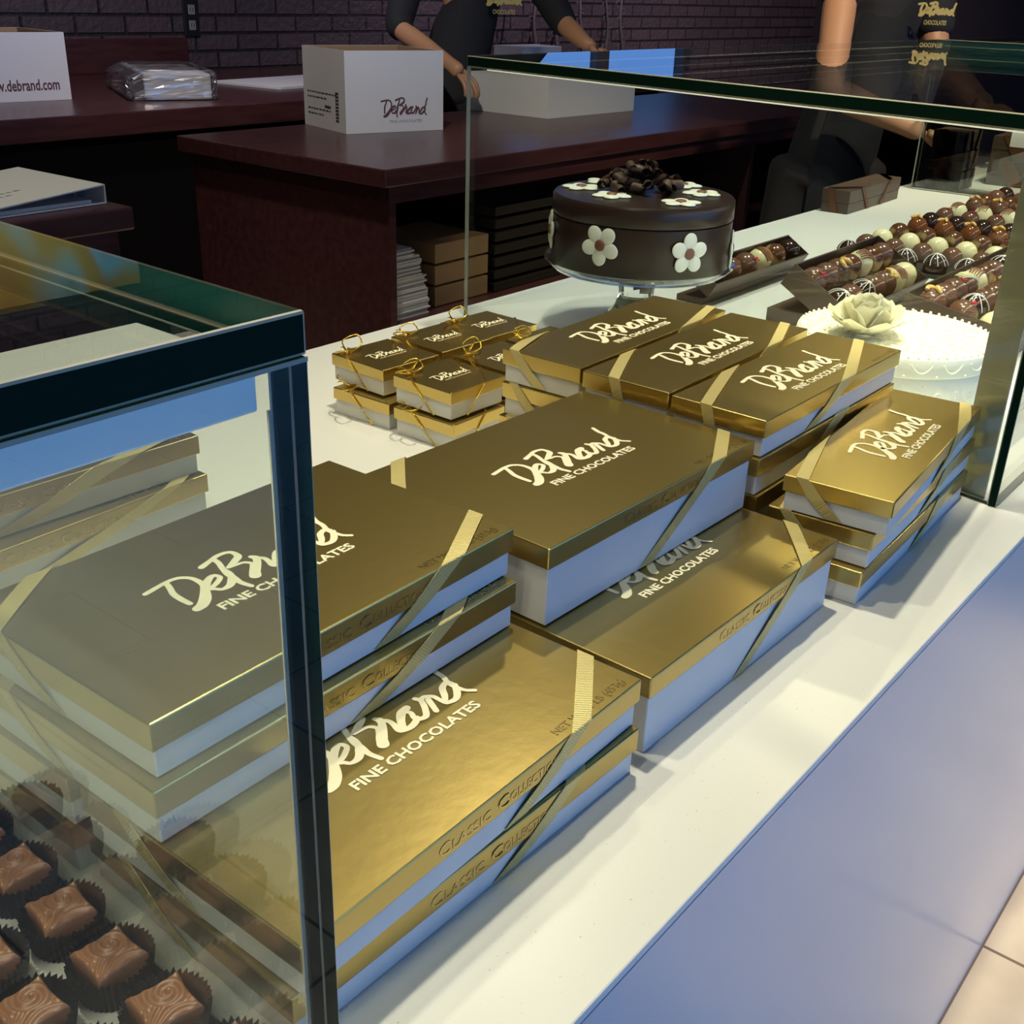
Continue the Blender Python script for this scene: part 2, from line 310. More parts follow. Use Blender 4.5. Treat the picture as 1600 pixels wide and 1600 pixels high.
def window(name, x0, x1, z0, z1, y, mulls):
    bm = bmesh.new(); w = .05
    box(bm, x0, x1, y, y + .06, z0, z0 + w); box(bm, x0, x1, y, y + .06, z1 - w, z1)
    box(bm, x0, x0 + w, y, y + .06, z0 + w, z1 - w); box(bm, x1 - w, x1, y, y + .06, z0 + w, z1 - w)
    for mx in mulls: box(bm, mx[0], mx[1], y, y + .06, z0 + w, z1 - w)
    o = struct(name, bm_me(bm), skym)
    link('window_pane', box_me(x0 + w, x1 - w, y + .025, y + .031, z0 + w, z1 - w), pane, o)
window('window_1', 6.05, 8.3, .52, 1.6, YB + .04, [(7.04, 7.20)])
window('window_2', -2.2, 5.4, -.7, 1.7, YF - .1, [(.3, .36), (2.9, 2.96)])

# serving counter with the white top
root = empty('serving_counter', (0, 0, ZF), 0, 'long white serving counter with a smooth bluish lit front, under the glass cases', 'counter')
bm = bmesh.new(); box(bm, -1.6, 6.2, 0, .865, -.006, 0, .0012); link('countertop', bm_me(bm), counter, root, (0, 0, -ZF))
link('front_panel', box_me(-1.6, 6.2, .0, .02, ZF, -.0061), panel, root, (0, 0, -ZF))
bm = bmesh.new()
for x in (-1.6, 1.0, 3.6, 6.17): box(bm, x, x + .03, .0202, .84, ZF, -.0062)
box(bm, -1.57, 6.17, .0202, .84, ZF, ZF + .03)
link('carcass', bm_me(bm), burg_d, root, (0, 0, -ZF))

# ============================================================ GLASS CASES
def pane_obj(name, poly, z0, z1, parent, rear=False):
    bm = bmesh.new(); prism(bm, poly, z0, z1, .0011 if z0 > .1 else .0005); bmesh.ops.recalc_face_normals(bm, faces=bm.faces[:])
    fs = sorted(bm.faces, key=lambda f: -f.calc_area())
    for f in fs: f.material_index = 2
    for f in fs[2:6]: f.material_index = 3 if (z0 > .1 and f.normal.x > .5 and not rear) else 1
    fs[0].material_index = 0; fs[1].material_index = 0
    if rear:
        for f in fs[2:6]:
            if f.calc_center_median().y > .8: f.material_index = 2  # rear edge takes the painted lit tone
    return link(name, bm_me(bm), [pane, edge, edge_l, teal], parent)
H, T, TS = .3448, .0132, .0078
def case(root, xa, xb, xa2, xb2, ends, y0=.039, y1=.832):
    """xa..xb at the customer side, xa2..xb2 at the staff side; ends: which side panes exist"""
    g = .0004
    pane_obj('top_pane', [(xa, y0), (xb, y0), (xb2, y1), (xa2, y1)], H - T, H, root)
    pane_obj('front_pane', [(xa, y0), (xb, y0), (xb, y0 + TS), (xa, y0 + TS)], .0003, H - T - g, root)
    k = (TS + g) / (y1 - y0)
    if 'r' in ends:
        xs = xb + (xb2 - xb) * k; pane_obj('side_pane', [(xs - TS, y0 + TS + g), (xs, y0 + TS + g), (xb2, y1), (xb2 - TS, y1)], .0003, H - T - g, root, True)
    if 'l' in ends:
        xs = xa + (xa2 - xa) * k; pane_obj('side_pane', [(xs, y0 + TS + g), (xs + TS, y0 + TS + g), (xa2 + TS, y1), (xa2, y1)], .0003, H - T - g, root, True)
def rail(root, x0, x1, y0=.0475):
    o = link('light_rail', box_me(x0, x1, y0, y0 + .056, .3155, H - T - .0008, bev=.0008), case_w, root)
    link('led_strip', box_me(x0 + .01, x1 - .01, y0 + .014, y0 + .042, .3140, .3154), led, o)
rl = empty('glass_display_case', (0, 0, 0), 0, 'near left glass display case with thick green edged corner, over the square chocolates in cups', 'display case')
case(rl, -1.3, .0165, -1.3, .034, 'r'); rail(rl, -1.25, .0045)
link('bond_highlight', box_me(-1.3, .016, .0384, .0389, H - T - .0016, H - T - .0002), edge_l, rl)  # pale strips paint the highlights along the glass joints
link('bond_highlight', box_me(.0078, .0088, .0472, .0480, .001, .3150), edge_l, rl)
rr = empty('glass_display_case', (0, 0, 0), 0, 'right glass display case enclosing the flowered chocolate cake and rows of truffles', 'display case')
case(rr, .8444, 2.70, .9949, 2.70, 'lr'); rail(rr, .875, 2.68)
def along(y): return .8444 + TS + (.9949 - .8444) * (y - .039) / .793
# metal profile up the front corner and bonding strip with an added glow under the top
bm = bmesh.new(); ya, yb = .0535, .083
prism(bm, [(along(ya) + .0004 + .0005, ya), (along(ya) + .0004 + .004, ya), (along(yb) + .0004 + .004, yb), (along(yb) + .0004 + .0005, yb)], .001, H - T - .002)
link('corner_profile', bm_me(bm), alu, rr)
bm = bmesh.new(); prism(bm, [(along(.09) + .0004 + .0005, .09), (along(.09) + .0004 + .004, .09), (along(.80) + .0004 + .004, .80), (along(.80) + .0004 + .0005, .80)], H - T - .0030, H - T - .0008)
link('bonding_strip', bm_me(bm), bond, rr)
rn = empty('glass_display_case', (0, 0, 0), 0, 'furthest glass display case, starting behind the rows of truffles at the right edge', 'display case')
case(rn, 2.72, 4.6, 2.72, 4.6, 'lr')

# ============================================================ GOLD BOXES
DIM = {'A': (.264, .1611, .0157, .0161), 'D': (.2561, .1673, .0153, .0417), 'F': (.2684, .0868, .0152, .0164), 'G': (.2684, .0868, .0139, .0156), 'S': (.0824, .0824, .0131, .0166)}
OV = .0021
SHARE = {}
def gold_parts(k):
    if k in SHARE: return SHARE[k]
    L, W, hl, hb = DIM[k]
    bm = bmesh.new(); box(bm, -L / 2 + OV, L / 2 - OV, -W / 2 + OV, W / 2 - OV, 0.0003, hb, .0006, 1); base = bm_me(bm)
    base.materials.append(box_white)
    bm = bmesh.new(); box(bm, -L / 2, L / 2, -W / 2, W / 2, hb + .0002, hb + hl, .0009, 2)
    lid = bm_me(bm); lid.materials.append(gold_small if k in 'SFG' else gold)
    bm = bmesh.new()
    if k == 'S': logo_bm(bm, .048, -.022, -.0065, hb + hl); text_bm(bm, 'FINE CHOCOLATES', .003, M.Translation((-.015, -.0098, hb + hl + .0002)), .00005, .038)
    else:
        dx = {'A': -.0625, 'D': -.0647, 'F': -.0625, 'G': -.047}[k]
        dx = -.0625 if k == 'G' else dx
        if k == 'G': dx = -.055
        logo_bm(bm, .1235, dx, -.0175, hb + hl)
        text_bm(bm, 'FINE CHOCOLATES', .0098, M.Translation((dx + .0165, -.0265, hb + hl + .0003)), .0001, .0965, .00028)
    logo = bm_me(bm); logo.materials.append(ink)
    e = None
    if k in 'AD':
        bm = bmesh.new(); my = M.Translation((-.046, -W / 2 - .0002, hb + .0036))
        text_bm(bm, 'C', .0105, my @ FRONT, .00005, .0080); text_bm(bm, 'LASSIC', .0080, M.Translation((-.0362, 0, 0)) @ M.Translation((0, -W / 2 - .0002, hb + .0036)) @ FRONT, .00005, .0290)
        text_bm(bm, 'C', .0105, M.Translation((-.0015, -W / 2 - .0002, hb + .0036)) @ FRONT, .0003, .0088); text_bm(bm, 'OLLECTION', .0080, M.Translation((.0085, -W / 2 - .0002, hb + .0036)) @ FRONT, .00005, .0420)
        text_bm(bm, 'NET WT. 1 LB (453g)' if k == 'A' else 'NET WT. 2 LB (907g)', .0075, M.Translation((.056, -W / 2 + .0055, hb + hl + .0001)), .0002, .067)
        e = bm_me(bm); e.materials.append(emb)
    elif k in 'FG':
        bm = bmesh.new(); text_bm(bm, 'NET WT. 8 OZ (227g)', .0048, M.Translation((.08, -W / 2 + .004, hb + hl + .0001)), .0001, .045); e = bm_me(bm); e.materials.append(emb)
    SHARE[k] = (base, lid, logo, e); return SHARE[k]
def strap(bm, quads, off=.0004):
    for q in quads:
        bm.faces.new([bm.verts.new(v) for v in q])
def ribbon_me(k, right, left, w=.0100):
    """right=(a,b,c,d): cuts the lid corner at +X/-Y; left=(a,b,c,d): cuts the corner at -X/+Y"""
    L, W, hl, hb = DIM[k]; h = hb + hl; bm = bmesh.new(); e = .0007
    def corner(a, b, c, d, s):
        # a: y on the +X edge, b: x on the -Y edge, c: x at the foot of the -Y face, d: y at the foot of the +X face
        ang = math.atan2(abs(a - (-W / 2)), abs(L / 2 - b)); wx = w / 2 / max(sin(ang), .2); wy = w / 2 / max(cos(ang), .2)
        X, Y = L / 2 + e, -W / 2 - e; Z = h + e
        def q(*v): bm.faces.new([bm.verts.new((s * x, s * y, z)) for x, y, z in v])
        n = 5
        for i in range(n):
            t0, t1 = i / n, (i + 1) / n; z = lambda t: Z + .0006 * sin(pi * t)
            P = lambda t, o: ((b + o * wx) * (1 - t) + X * t, Y * (1 - t) + (a - o * wy) * t, z(t))
            q(P(t0, -1), P(t0, 1), P(t1, 1), P(t1, -1)) if 0 else q(((b - wx) * (1 - t0) + X * t0, Y * (1 - t0) + (a + wy) * t0, z(t0)), ((b + wx) * (1 - t0) + X * t0, Y * (1 - t0) + (a - wy) * t0, z(t0)), ((b + wx) * (1 - t1) + X * t1, Y * (1 - t1) + (a - wy) * t1, z(t1)), ((b - wx) * (1 - t1) + X * t1, Y * (1 - t1) + (a + wy) * t1, z(t1)))
        fb = hb / h
        mx = b + (c - b) * (hl / h); my = a + (d - a) * (hl / h)
        wf = w / 2 / max(cos(math.atan2(abs(c - b), h)), .25) * 1.0; ws = w / 2 / max(cos(math.atan2(abs(d - a), h)), .25)
        wf = min(wf, wx * 1.3 if wx > wf else wf)
        q((b - wx, Y, Z), (b + wx, Y, Z), (mx + wf, Y, hb), (mx - wf, Y, hb)); q((mx - wf, Y, hb), (mx + wf, Y, hb), (c + wf, Y + OV, .0012), (c - wf, Y + OV, .0012))
        q((X, a - wy, Z), (X, a + wy, Z), (X, my + ws, hb), (X, my - ws, hb)); q((X, my - ws, hb), (X, my + ws, hb), (X - OV, d + ws, .0012), (X - OV, d - ws, .0012))
    corner(*right, 1); corner(*left, -1)
    bmesh.ops.remove_doubles(bm, verts=bm.verts[:], dist=.00005)
    bmesh.ops.solidify(bm, geom=bm.faces[:], thickness=-.00035)
    me = bm_me(bm); me.materials.append(ribm); return me
def gold_box(k, x, y, z, rz, label, group, right, left):
    base, lid, logo, e = gold_parts(k)
    o = empty('gift_box', (x, y, z), rz, label, 'gift box', group)
    link('base', base, None, o); link('lid', lid, None, o); link('logo', logo, None, o)
    if e: link('embossed_lettering', e, None, o)
    if right: link('ribbon', ribbon_me(k, right, left), None, o)
    return o
tA, tD, tF, tG, tS = .0320, .0572, .0318, .0297, .0299
s = 1.1
GB = 'large gold boxes stacked on the counter'
RA = ((-.040, .070, .016, -.01), (-.045, .085, .03, .0))
RB = ((-.050, .074, .020, -.02), (-.045, .085, .03, .0))
gold_box('A', .1629, .1609, tA + .0003, .0128, 'thin gold gift box, upper of the lowest front pair beside the glass corner post', GB, *RA)
gold_box('A', .1633, .1624, 0, -.02, 'thin gold gift box lowest in the front left pile, touching the white counter', GB, *((-.035, .068, .012, .0), (-.045, .085, .03, .0)))
gold_box('A', .1579, .3329, tA + .0003, .0279, 'thin gold gift box behind the lowest front pair, under the back of the topmost boxes', GB, *RB)
gold_box('A', .1590, .3340, 0, .01, 'bottom gold gift box of the left pile, behind the front lowest one', GB, *RB)
gold_box('A', .1640, .2597, 3 * tA + .0009, .0233, 'topmost gold gift box of the front left pile, logo half behind glass post', GB, *RB)
gold_box('A', .1602, .2540, 2 * tA + .0006, .0118, 'gold gift box second from top of the front left pile', GB, *((-.045, .069, .002, -.02), (-.045, .085, .03, .0)))
RC = ((-.062, .060, -.035, -.05), (-.045, .085, .03, .0))
gold_box('A', .180, .5976, 2 * tA + .0006, -.0256, 'topmost gold gift box of the rear left pile, seen through the near glass', GB, *RC)
gold_box('A', .1765, .5842, tA + .0003, .0399, 'gold gift box just below the topmost one of the rear left pile', GB, *((-.060, .098, -.015, -.05), (-.045, .085, .03, .0)))
gold_box('A', .178, .590, 0, .0, 'lowest gold gift box of the rear left pile, mostly hidden', GB, *RC)
RD = ((-.055, .0725, -.012, -.03), (-.048, .094, .03, .0))
gold_box('D', .4413, .2451, tD + .0006, -.0243, 'deep gold gift box in the centre, raised on another, full logo facing up', GB, *RD)
gold_box('D', .4385, .1649, 0, -.0154, 'deep gold gift box on the counter, its logo half covered by another box', GB, (-.043, .0745, -.008, -.03), (-.048, .094, .03, 0))
gold_box('D', .452, .3345, 0, -.0154, 'deep gold gift box hidden under the back half of the raised central one', GB, *RD)
GF = 'long gold boxes in the rear stack'
rowsF = [(.7200, .3870, .0233, 'rear'), (.7173, .2934, .0135, 'middle'), (.7140, .1990, -.0108, 'front')]
RF = [((-.026, .062, .0, -.03), (-.030, .083, -.01, .0)), ((-.018, .059, -.02, -.03), (-.0113, .0617, -.02, .0)), ((-.0005, .0150, -.046, -.01), (-.0106, .0365, .03, .0))]
ordn = ['bottom', 'second from the bottom', 'third from the bottom', 'top']
for i, (x, y, r, nm) in enumerate(rowsF):
    for j in range(4):
        ddx = (random.random() - .5) * .006 if j < 3 else 0
        gold_box('F', x + ddx, y, j * (tF + .0003), r + ((-.006 if i == 0 else .004 if i == 2 else 0) * (j % 2) if j < 3 else 0), 'long gold gift box, %s in the %s row of the big stack' % (ordn[j], nm), GF, *RF[i])
GG = 'long gold boxes in the right front stack'
RG = ((-.0283, .066, .0, -.03), (-.0284, .0531, .0, .0))
gold_box('G', .7160, .1044, 2 * tG + .0006, .0869, 'top long gold gift box in the stack of three by the right glass', GG, *RG)
gold_box('G', .7157, .1091, tG + .0003, .0452, 'middle long gold gift box in the stack of three by the right glass', GG, *RG)
gold_box('G', .7096, .1090, 0, .0357, 'bottom long gold gift box in the stack of three by the right glass', GG, *RG)
# small square boxes with cord and bow
def cord_bow_me(seed):
    rnd = random.Random(seed); L = DIM['S'][0] / 2; h = DIM['S'][2] + DIM['S'][3]; e = .0008; bm = bmesh.new(); b = .0008
    # cord around the -X/+Y corner and around the +X/-Y corner
    tube(bm, [(-L - e, -.018, .001), (-L - e, .013, h - .001), (-L, .0165, h + e), (-.018, L, h + e), (-.013, L + e, h - .001), (.012, L + e, .001)], b, 6)
    tube(bm, [(L + e, .018, .001), (L + e, -.003, h - .001), (L, -.006, h + e), (.0095, -L, h + e), (.007, -L - e, h - .001), (-.018, -L - e, .001)], b, 6)
    cord = bm_me(bm, smooth=True); cord.materials.append(cordm)
    bm = bmesh.new(); c = V((-.031, .027, h + .002))
    for sgn in (1, -1):
        a = rnd.uniform(-.3, .3) + (0.75 if sgn > 0 else .75 + pi); ln = rnd.uniform(.026, .034); up = rnd.uniform(.003, .013)
        dx = V((cos(a), sin(a), 0)); sd = V((-sin(a), cos(a), 0))
        pts = [c, c + dx * ln * .45 + sd * .010 + V((0, 0, up * .7)), c + dx * ln + V((0, 0, up)), c + dx * ln * .55 - sd * .010 + V((0, 0, up * .4)), c]
        tube(bm, catmull(pts, 6), b, 6)
        tl = rnd.uniform(.012, .022); a2 = a + rnd.uniform(.5, 1.1)
        tube(bm, catmull([c, c + V((cos(a2), sin(a2), .35)) * tl * .6, c + V((cos(a2), sin(a2), .1)) * tl], 4), b, 6)
    sph(bm, c, .0024, (1, 1, .8), 10, 6)
    bow = bm_me(bm, smooth=True); bow.materials.append(cordm); return cord, bow
cb = [cord_bow_me(i) for i in range(4)]
base, lid, logo, _ = gold_parts('S')
GS = 'small square gold boxes tied with cord'
k = 0
colS = [(.6480, .6422, 'back row, leftmost'), (.7390, .6418, 'back row, middle'), (.8208, .6406, 'back row, rightmost'), (.6425, .5436, 'front row, leftmost'), (.7340, .5430, 'front row, middle'), (.8240, .5420, 'front row, rightmost')]
for (x, y, nm) in colS:
    for lev in (0, 1):
        dx = -.010 if (lev == 0 and 'leftmost' in nm and 'back' in nm) else -.004 if lev == 0 else 0
        o = empty('gift_box', (x + dx, y - (.012 if lev == 0 and 'back' in nm and 'left' in nm else .004 if lev == 0 else 0), lev * (tS + .0019)), (-.03 if lev else .03) + random.uniform(-.02, .02), 'small square gold box with cord, %s, %s layer' % (nm, 'upper' if lev else 'lower'), 'gift box', GS)
        link('base', base, None, o); link('lid', lid, None, o); link('logo', logo, None, o)
        c_, b_ = cb[k % 4]; k += 1
        link('cord', c_, None, o)
        if lev or k in (1, 7): link('bow', b_, None, o)

# ============================================================ FLOWERED CHOCOLATE CAKE BOX ON GLASS STAND
cx, cy = 1.12, .625
o = empty('cake_stand', (cx, cy, 0), 0, 'clear pressed glass cake stand carrying the dark chocolate cake with white flowers', 'cake stand')
bm = bmesh.new()
lathe(bm, [(0, .0892), (.085, .0892), (.1185, .0894), (.1275, .0965), (.1300, .0975), (.1295, .095), (.118, .0845), (.09, .0805), (.03, .078), (0, .078)], 64)
link('plate', bm_me(bm, smooth=True), standg, o)
bm = bmesh.new(); lathe(bm, [(0, .0778), (.030, .0775), (.026, .064), (.024, .048), (.030, .03), (.046, .0125), (0, .0125)], 16)
link('stem', bm_me(bm, smooth=False), glass, o)
bm = bmesh.new(); lathe(bm, [(0, .0123), (.034, .012), (.060, .006), (.064, .003), (.062, .0005), (0, .0005)], 48)
link('foot', bm_me(bm, smooth=True), standg, o)
o = empty('chocolate_cake', (cx, cy, .0902), 0, 'round dark chocolate cake box with white flowers and curls on top, on the glass stand', 'cake')
bm = bmesh.new(); lathe(bm, [(0, .0002), (.1165, .0002), (.1205, .004), (.1205, .066), (.1185, .0665), (0, .0665)], 72); link('body', bm_me(bm, smooth=True), cake_c, o)
bm = bmesh.new(); lathe(bm, [(0, .0668), (.1190, .0668), (.1212, .069), (.1212, .090), (.1185, .0935), (0, .0940)], 72); link('lid', bm_me(bm, smooth=True), cake_c, o)
def flower_me(r, n=5):
    bm = bmesh.new()
    for i in range(n):
        a = 2 * pi * i / n + .3
        rot = M.Rotation(a, 3, 'Z'); c = V((cos(a), sin(a), 0)) * r * .58
        sph(bm, c + V((0, 0, .0012)), 1, (r * .42, r * .37, .0026), 20, 10, rot)
    return bm_me(bm, smooth=True)
fl = flower_me(.0265); fl.materials.append(petalw)
bm = bmesh.new(); sph(bm, (0, 0, .0032), 1, (.0072, .0072, .0022), 16, 8); fc = bm_me(bm, smooth=True); fc.materials.append(pcent)
def flower(mtx):
    f = link('flower', fl, None, o); f.matrix_local = mtx
    c = link('flower_centre', fc, None, f)
for ang, z, sp in ((-172, .044, .9), (-117, .038, .3), (132, .044, .2), (-60, .028, .6)):
    a = R(ang)
    flower(M.Rotation(a, 4, 'Z') @ M.Translation((.1208, 0, z)) @ M.Rotation(R(90), 4, 'Y') @ M.Rotation(sp, 4, 'Z'))
for (x, y), sp in zip([(1.152, .712), (1.088, .705), (1.064, .639), (1.087, .548), (1.172, .567), (1.212, .620)], (0, .5, .9, .2, .7, 1)):
    flower(M.Translation((x - cx, y - cy, .0938)) @ M.Rotation(sp, 4, 'Z'))
def curl_me(sd):
    rnd = random.Random(sd); bm = bmesh.new(); n = 26; w = rnd.uniform(.013, .018); t = 1.6 * 2 * pi; prev = None
    for i in range(n):
        a = t * i / (n - 1); r = .0042 + .0030 * a / t
        row = [bm.verts.new((r * cos(a), y * w + .004 * i / n, r * sin(a))) for y in (-.5, -.2, .2, .5)]
        if prev:
            for j in range(3): bm.faces.new((prev[j], prev[j + 1], row[j + 1], row[j]))
        prev = row
    bmesh.ops.solidify(bm, geom=bm.faces[:], thickness=.0008)
    me = bm_me(bm, smooth=True); me.materials.append(curlc); return me
cm = [curl_me(i) for i in range(4)]
rnd = random.Random(3)
for i in range(62):
    rad = .046 * math.sqrt(rnd.random()) if i < 44 else .016 * rnd.random(); a = rnd.random() * 2 * pi
    z = .1005 + (.016 * (1 - rad / .046) * rnd.random() * 1.6 if i < 44 else .014 + .014 * rnd.random())
    c = link('chocolate_curl', cm[i % 4], None, o); c.location = (.012 + rad * cos(a) * 1.2, .012 + rad * sin(a) * 1.2, z + .001); c.rotation_euler = (rnd.uniform(-.5, .5), rnd.uniform(-.6, .6), rnd.random() * pi)

# ============================================================ WHITE ROUND CAKE BOX
wx, wy = 1.092, .247
o = empty('white_cake_box', (wx, wy, 0), 0, 'round ivory chocolate box with scroll relief and a sugar rose on its lid', 'cake')
bm = bmesh.new(); lathe(bm, [(0, .0005), (.105, .0005), (.109, .004), (.1115, .048), (.110, .0545), (0, .0545)], 72); link('body', bm_me(bm, smooth=True), ivory, o)
bm = bmesh.new(); lathe(bm, [(0, .0550), (.111, .0550), (.1135, .0575), (.1135, .073), (.1125, .0765), (.108, .0775), (0, .0780)], 72); link('lid', bm_me(bm, smooth=True), ivory, o)
def scroll(n, turns, r0):  # 2d curl points
    return [(r0 * (1 - i / n) ** .8 * cos(turns * 2 * pi * i / n), r0 * (1 - i / n) ** .8 * sin(turns * 2 * pi * i / n)) for i in range(n)]
bm = bmesh.new(); rnd = random.Random(5)
for i in range(30):
    for lev, (zc, r0) in enumerate(((.034, .0085), (.0125, .0075))):
        th = 2 * pi * (i + .5 * lev) / 30; sg = 1 if i % 2 else -1; ph = rnd.random() * 6
        pts = []
        for u, v in scroll(11, 1.1, r0):
            u, v = u * cos(ph) - v * sin(ph), u * sin(ph) + v * cos(ph); u *= sg
            rr_ = .1105 + .0004 * 0 - (.048 - zc - v) * .05; pts.append((rr_ * cos(th + u / .11), rr_ * sin(th + u / .11), zc + v))
        tube(bm, pts, .0017, 6)
    th = 2 * pi * (i + .25) / 30; sph(bm, (.1108 * cos(th), .1108 * sin(th), .047), .0016, u=8, v=6)
link('side_scrolls', bm_me(bm, smooth=True), ivory, o)
bm = bmesh.new()
for i in range(20):
    th = 2 * pi * i / 20
    tube(bm, [(.1137 * cos(th + t * .105), .1137 * sin(th + t * .105), .0715 - .0095 * (1 - t * t)) for t in (-1, -.7, -.35, 0, .35, .7, 1)], .001, 6)
    sph(bm, (.1137 * cos(th + .157), .1137 * sin(th + .157), .0585), .0015, u=8, v=6)
link('lid_scrolls', bm_me(bm, smooth=True), ivory, o)
bm = bmesh.new()
for i in range(170):
    rr_ = .104 * math.sqrt((i + .5) / 170); th = i * 2.39996
    x, y = rr_ * cos(th), rr_ * sin(th); ph = rnd.random() * 6
    pts = [(x + u * cos(ph) - v * sin(ph), y + u * sin(ph) + v * cos(ph), .0782) for u, v in scroll(8, .8, .0062)]
    tube(bm, pts, .0011, 5)
for i in range(64):
    th = 2 * pi * i / 64; sph(bm, (.1095 * cos(th), .1095 * sin(th), .0785), .0019, u=8, v=6)
link('top_scrolls', bm_me(bm, smooth=True), ivory, o)
# sugar rose
def petal_me(w, l, cup, sd):
    rnd = random.Random(sd); bm = bmesh.new(); nu, nv = 9, 7; g = []
    for i in range(nu):
        u = i / (nu - 1) * 2 - 1; row = []
        for j in range(nv):
            v = j / (nv - 1); ww = w * (.35 + .65 * sin(pi * min(v * .62 + .1, 1)) ) * (1 - .18 * max(0, v - .8) * 5)
            x = u * ww; y = l * v * (1 - .12 * u * u); z = cup * (v ** 1.5) + .35 * cup * (u * u) * (1 - v) - .25 * cup * max(0, v - .75) * 3 + .002 * sin(5 * u + sd) * v
            row.append(bm.verts.new((x, y, z)))
        g.append(row)
    for i in range(nu - 1):
        for j in range(nv - 1): bm.faces.new((g[i][j], g[i + 1][j], g[i + 1][j + 1], g[i][j + 1]))
    bmesh.ops.solidify(bm, geom=bm.faces[:], thickness=.0013)
    me = bm_me(bm, smooth=True); me.materials.append(ivory); return me
rose = empty('rose', (-.048, .020, .0795)); rose.scale = (1.22, 1.22, 1.3); rose.parent = o
spec = [(6, .040, .034, .012, .55, 0, .008, .001), (6, .036, .028, .015, .95, .5, .006, .004), (5, .030, .024, .016, 1.35, .2, .004, .008), (4, .022, .020, .012, 1.75, .8, .003, .011), (3, .014, .017, .007, 2.1, .3, .0015, .013)]
n_p = 0
for n, w, l, cup, tilt, ph, rad, zz in spec:
    for i in range(n):
        n_p += 1; a = 2 * pi * i / n + ph + rnd.uniform(-.2, .2)
        p_ = link('petal', petal_me(w * rnd.uniform(.9, 1.1) * .55, l * rnd.uniform(.9, 1.1), cup * rnd.uniform(.7, 1.2), n_p), None, rose)
        p_.matrix_local = M.Translation((rad * cos(a), rad * sin(a), zz)) @ M.Rotation(a - pi / 2, 4, 'Z') @ M.Rotation(tilt * .62 + rnd.uniform(-.12, .12), 4, 'X')

# ============================================================ TRUFFLES
TR = .0205
def dome_me(m, ridge=0, r=TR, sq=1):
    bm = bmesh.new(); lathe(bm, [(0, 0), (r * .90, 0), (r * .985, r * .16), (r, r * .32), (r * .97, r * .62), (r * .87, r * .95), (r * .68, r * 1.24), (r * .42, r * 1.43), (r * .18, r * 1.5), (0, r * 1.515)], 28)
    if ridge:
        for v in bm.verts:
            d = math.hypot(v.co.x, v.co.y)
            if d > r * .6:
                a = math.atan2(v.co.y, v.co.x); f = 1 + .035 * (1 if int((a + pi) / (2 * pi) * 28 + .5) % 2 else -1); v.co.x *= f; v.co.y *= f
    me = bm_me(bm, smooth=True); me.materials.append(m); return me
DOME = {'drizzle': dome_me(darkc), 'milk': dome_me(milk_t), 'cream': dome_me(cream, 1), 'swirl': dome_me(swirl), 'caramel': dome_me(caram), 'dark': dome_me(darkc), 'red': dome_me(milk_t), 'white': dome_me(cream), 'nut': dome_me(milk_t), 'amber': dome_me(swirl)}
def drizzle_me(r=TR):
    bm = bmesh.new(); rn_ = random.Random(2)
    for i in range(9):
        a = 2 * pi * i / 9 + rn_.uniform(-.2, .2); off = a * .1
        pts = [(r * 1.02 * sin(t) * cos(a + .25 * t), r * 1.02 * sin(t) * sin(a + .25 * t), r * .45 + r * 1.10 * cos(t)) for t in (0.05, .35, .7, 1.05, 1.35)]
        tube(bm, pts, .0007, 5)
    sph(bm, (0, 0, r * 1.55), .004, (1, 1, .3), 10, 5); me = bm_me(bm, smooth=True); me.materials.append(drizz); return me
def nut_me(sd):
    bm = bmesh.new(); rn_ = random.Random(sd)
    pts = [(-.009, 0, 0), (-.005, .003, .002), (0, .0045, .0025), (.005, .003, .002), (.009, 0, 0)]
    tube(bm, catmull(pts, 3), [.0022 + .0018 * sin(pi * i / 12) for i in range(13)], 8); me = bm_me(bm, smooth=True); me.materials.append(nutm); return me
def crumb_me(sd):
    bm = bmesh.new(); rn_ = random.Random(sd)
    for i in range(7): sph(bm, (rn_.uniform(-.005, .005), rn_.uniform(-.005, .005), rn_.uniform(-.001, .002)), rn_.uniform(.001, .0022), u=7, v=5)
    me = bm_me(bm); me.materials.append(redm); return me
def streak_me(m, r=TR):
    bm = bmesh.new()
    for i in range(5):
        y = (i - 2) * .0042
        pts = [(r * 1.005 * sin(t) , y * (1 - abs(t) * .2), 0) for t in (-.9, -.5, 0, .4, .8)]
        pts = [(x, yy, r * .47 + math.sqrt(max(0, (r * 1.07) ** 2 - x * x - yy * yy))) for x, yy, _ in pts]
        tube(bm, pts, [.0008, .0016, .0019, .0015, .0006], 6)
    me = bm_me(bm, smooth=True); me.materials.append(m); return me
DRZ, NUT, CRB, STK, STG = drizzle_me(), nut_me(1), crumb_me(1), streak_me(cream), streak_me(milk)
def truffle(kind, mtx, label, group, rot=0):
    o = empty('truffle', (0, 0, 0), 0, label, 'truffle', group); o.matrix_world = mtx @ M.Rotation(rot, 4, 'Z')
    link('shell', DOME[kind], None, o)
    if kind == 'drizzle': link('drizzle', DRZ, None, o)
    if kind == 'red': c = link('berry_crumbs', CRB, None, o); c.location = (-.004, -.006, TR * 1.45)
    if kind in ('nut', 'caramel'):
        c = link('nut', NUT, None, o); c.location = (0, -.004, TR * 1.44); c.rotation_euler = (.25, 0, .6)
        c = link('nut', NUT, None, o); c.location = (-.004, .005, TR * 1.42); c.rotation_euler = (-.3, 0, -.5)
    if kind == 'streak': pass
    if kind == 'white': link('chocolate_streaks', STG, None, o)
    if kind == 'striped': link('cream_streaks', STK, None, o)
    return o
DOME['striped'] = DOME['milk']
